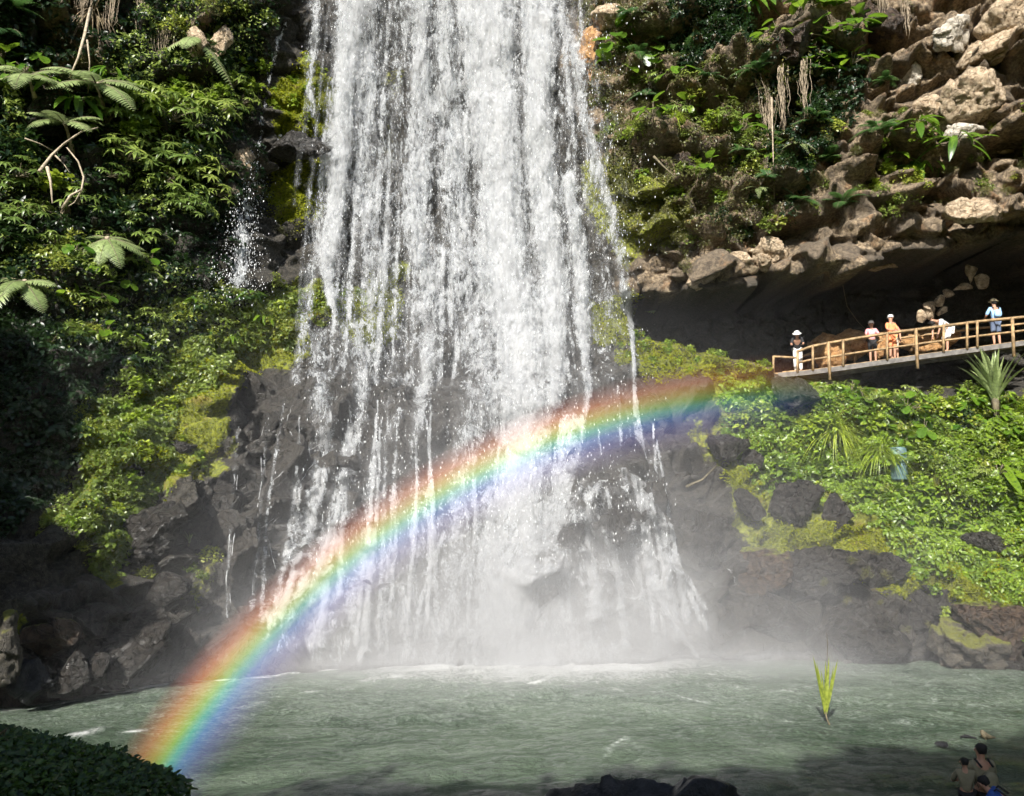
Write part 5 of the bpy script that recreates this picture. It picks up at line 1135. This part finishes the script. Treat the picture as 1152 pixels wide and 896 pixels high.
# trees on the bank behind the viewer shade the near bank
def shade_tree(x, y, z0, zc, R, seed):
    rg = np.random.default_rng(seed); root = empty('tree', (x, y, z0)); T = MB(); tube(T, [(0, 0, 0), (.2, .1, (zc-z0)*.5), (0, 0, zc-z0)], [.35, .28, .15], 9)
    for k in range(7): d = rdir(10, 60); tube(T, [np.array([0, 0, (zc-z0)*.8]), np.array([0, 0, zc-z0])+d*R*.8], [.12, .03], 6)
    obj('trunk', T.mesh('trunk', M['stem']), root)
    k = 9000; d = rg.normal(0, 1, (k, 3)); d /= np.linalg.norm(d, axis=1)[:, None]; rr = rg.uniform(.25, 1, k)**.6*(1+.25*fbm(d*2+seed, 2, seed)); C = d*(R*rr)[:, None]*np.array([1, 1, .75])+np.array([0, 0, zc-z0])
    Tt, Fq = blade(1, .5, 2, .2, .2); z = rg.normal(0, 1, (k, 3)); z /= np.linalg.norm(z, axis=1)[:, None]; y_ = rg.normal(0, 1, (k, 3)); y_ -= z*(y_*z).sum(1)[:, None]; y_ /= np.linalg.norm(y_, axis=1)[:, None]; x_ = np.cross(y_, z); s = rg.uniform(.35, .6, k)*R/4
    V = C[:, None]+s[:, None, None]*(Tt[None, :, 0:1]*x_[:, None]+Tt[None, :, 1:2]*y_[:, None]+Tt[None, :, 2:3]*z[:, None])
    obj('crown', mesh_np('crown', V, (Fq[None]+len(Tt)*np.arange(k)[:, None, None]).reshape(-1, 4), [M['leaf_bush']], True, {'rnd': np.repeat(rg.uniform(0, 1, k), len(Tt))}), root)
    tag(root, 'tall leafy tree on the bank behind the viewer', 'tree', 'trees behind the viewer')
def shadow_src(px, py, Yt, Y0, z=0.):
    p = at(px, py, Yt); t = (Yt-Y0)/(-sv[1]); return p+sv*t
for k, (px, py, Yt, R) in enumerate([(20, 930, 9, 3.2), (300, 960, 10.5, 3.4), (560, 960, 11, 3.2), (820, 945, 12.3, 3.2), (1080, 905, 13.4, 3.2), (1320, 890, 13.8, 3.2)]):
    c = shadow_src(px, py, Yt, -6); shade_tree(c[0], c[1], 3.2, c[2]-R*.3, R, 300+k)
# ------------------------------------------------------------------ light
w = bpy.data.worlds.new('World'); sc.world = w; w.use_nodes = True
wn = w.node_tree; bg = wn.nodes['Background']
sky = wn.nodes.new('ShaderNodeTexSky'); sky.sky_type = 'NISHITA'; sky.sun_disc = False
sun_el = math.asin(SUNV.z); sun_az = math.atan2(SUNV.x, SUNV.y)
sky.sun_elevation = sun_el; sky.sun_rotation = sun_az
wn.links.new(sky.outputs[0], bg.inputs[0]); bg.inputs[1].default_value = .075
sl = bpy.data.lights.new('sun', 'SUN'); sl.energy = 5.0; sl.angle = math.radians(.6); sl.color = (1., .955, .88)
so = bpy.data.objects.new('sun', sl); COL.objects.link(so); so.rotation_euler = ANTI.to_track_quat('-Z', 'Y').to_euler(); so.location = (-8, -20, 25)
sc.view_settings.view_transform = 'Standard'; sc.view_settings.look = 'None'; sc.view_settings.gamma = 1
sc.view_settings.exposure = 1.04
cy = sc.cycles; cy.use_denoising = True; cy.denoiser = 'OPENIMAGEDENOISE'
cy.max_bounces = 6; cy.diffuse_bounces = 3; cy.glossy_bounces = 2; cy.transmission_bounces = 3; cy.transparent_max_bounces = 16; cy.volume_bounces = 0
cy.caustics_reflective = False; cy.caustics_refractive = False; cy.sample_clamp_indirect = 4
cy.volume_step_rate = 4; cy.volume_max_steps = 64
cy.use_adaptive_sampling = True; cy.adaptive_threshold = .045
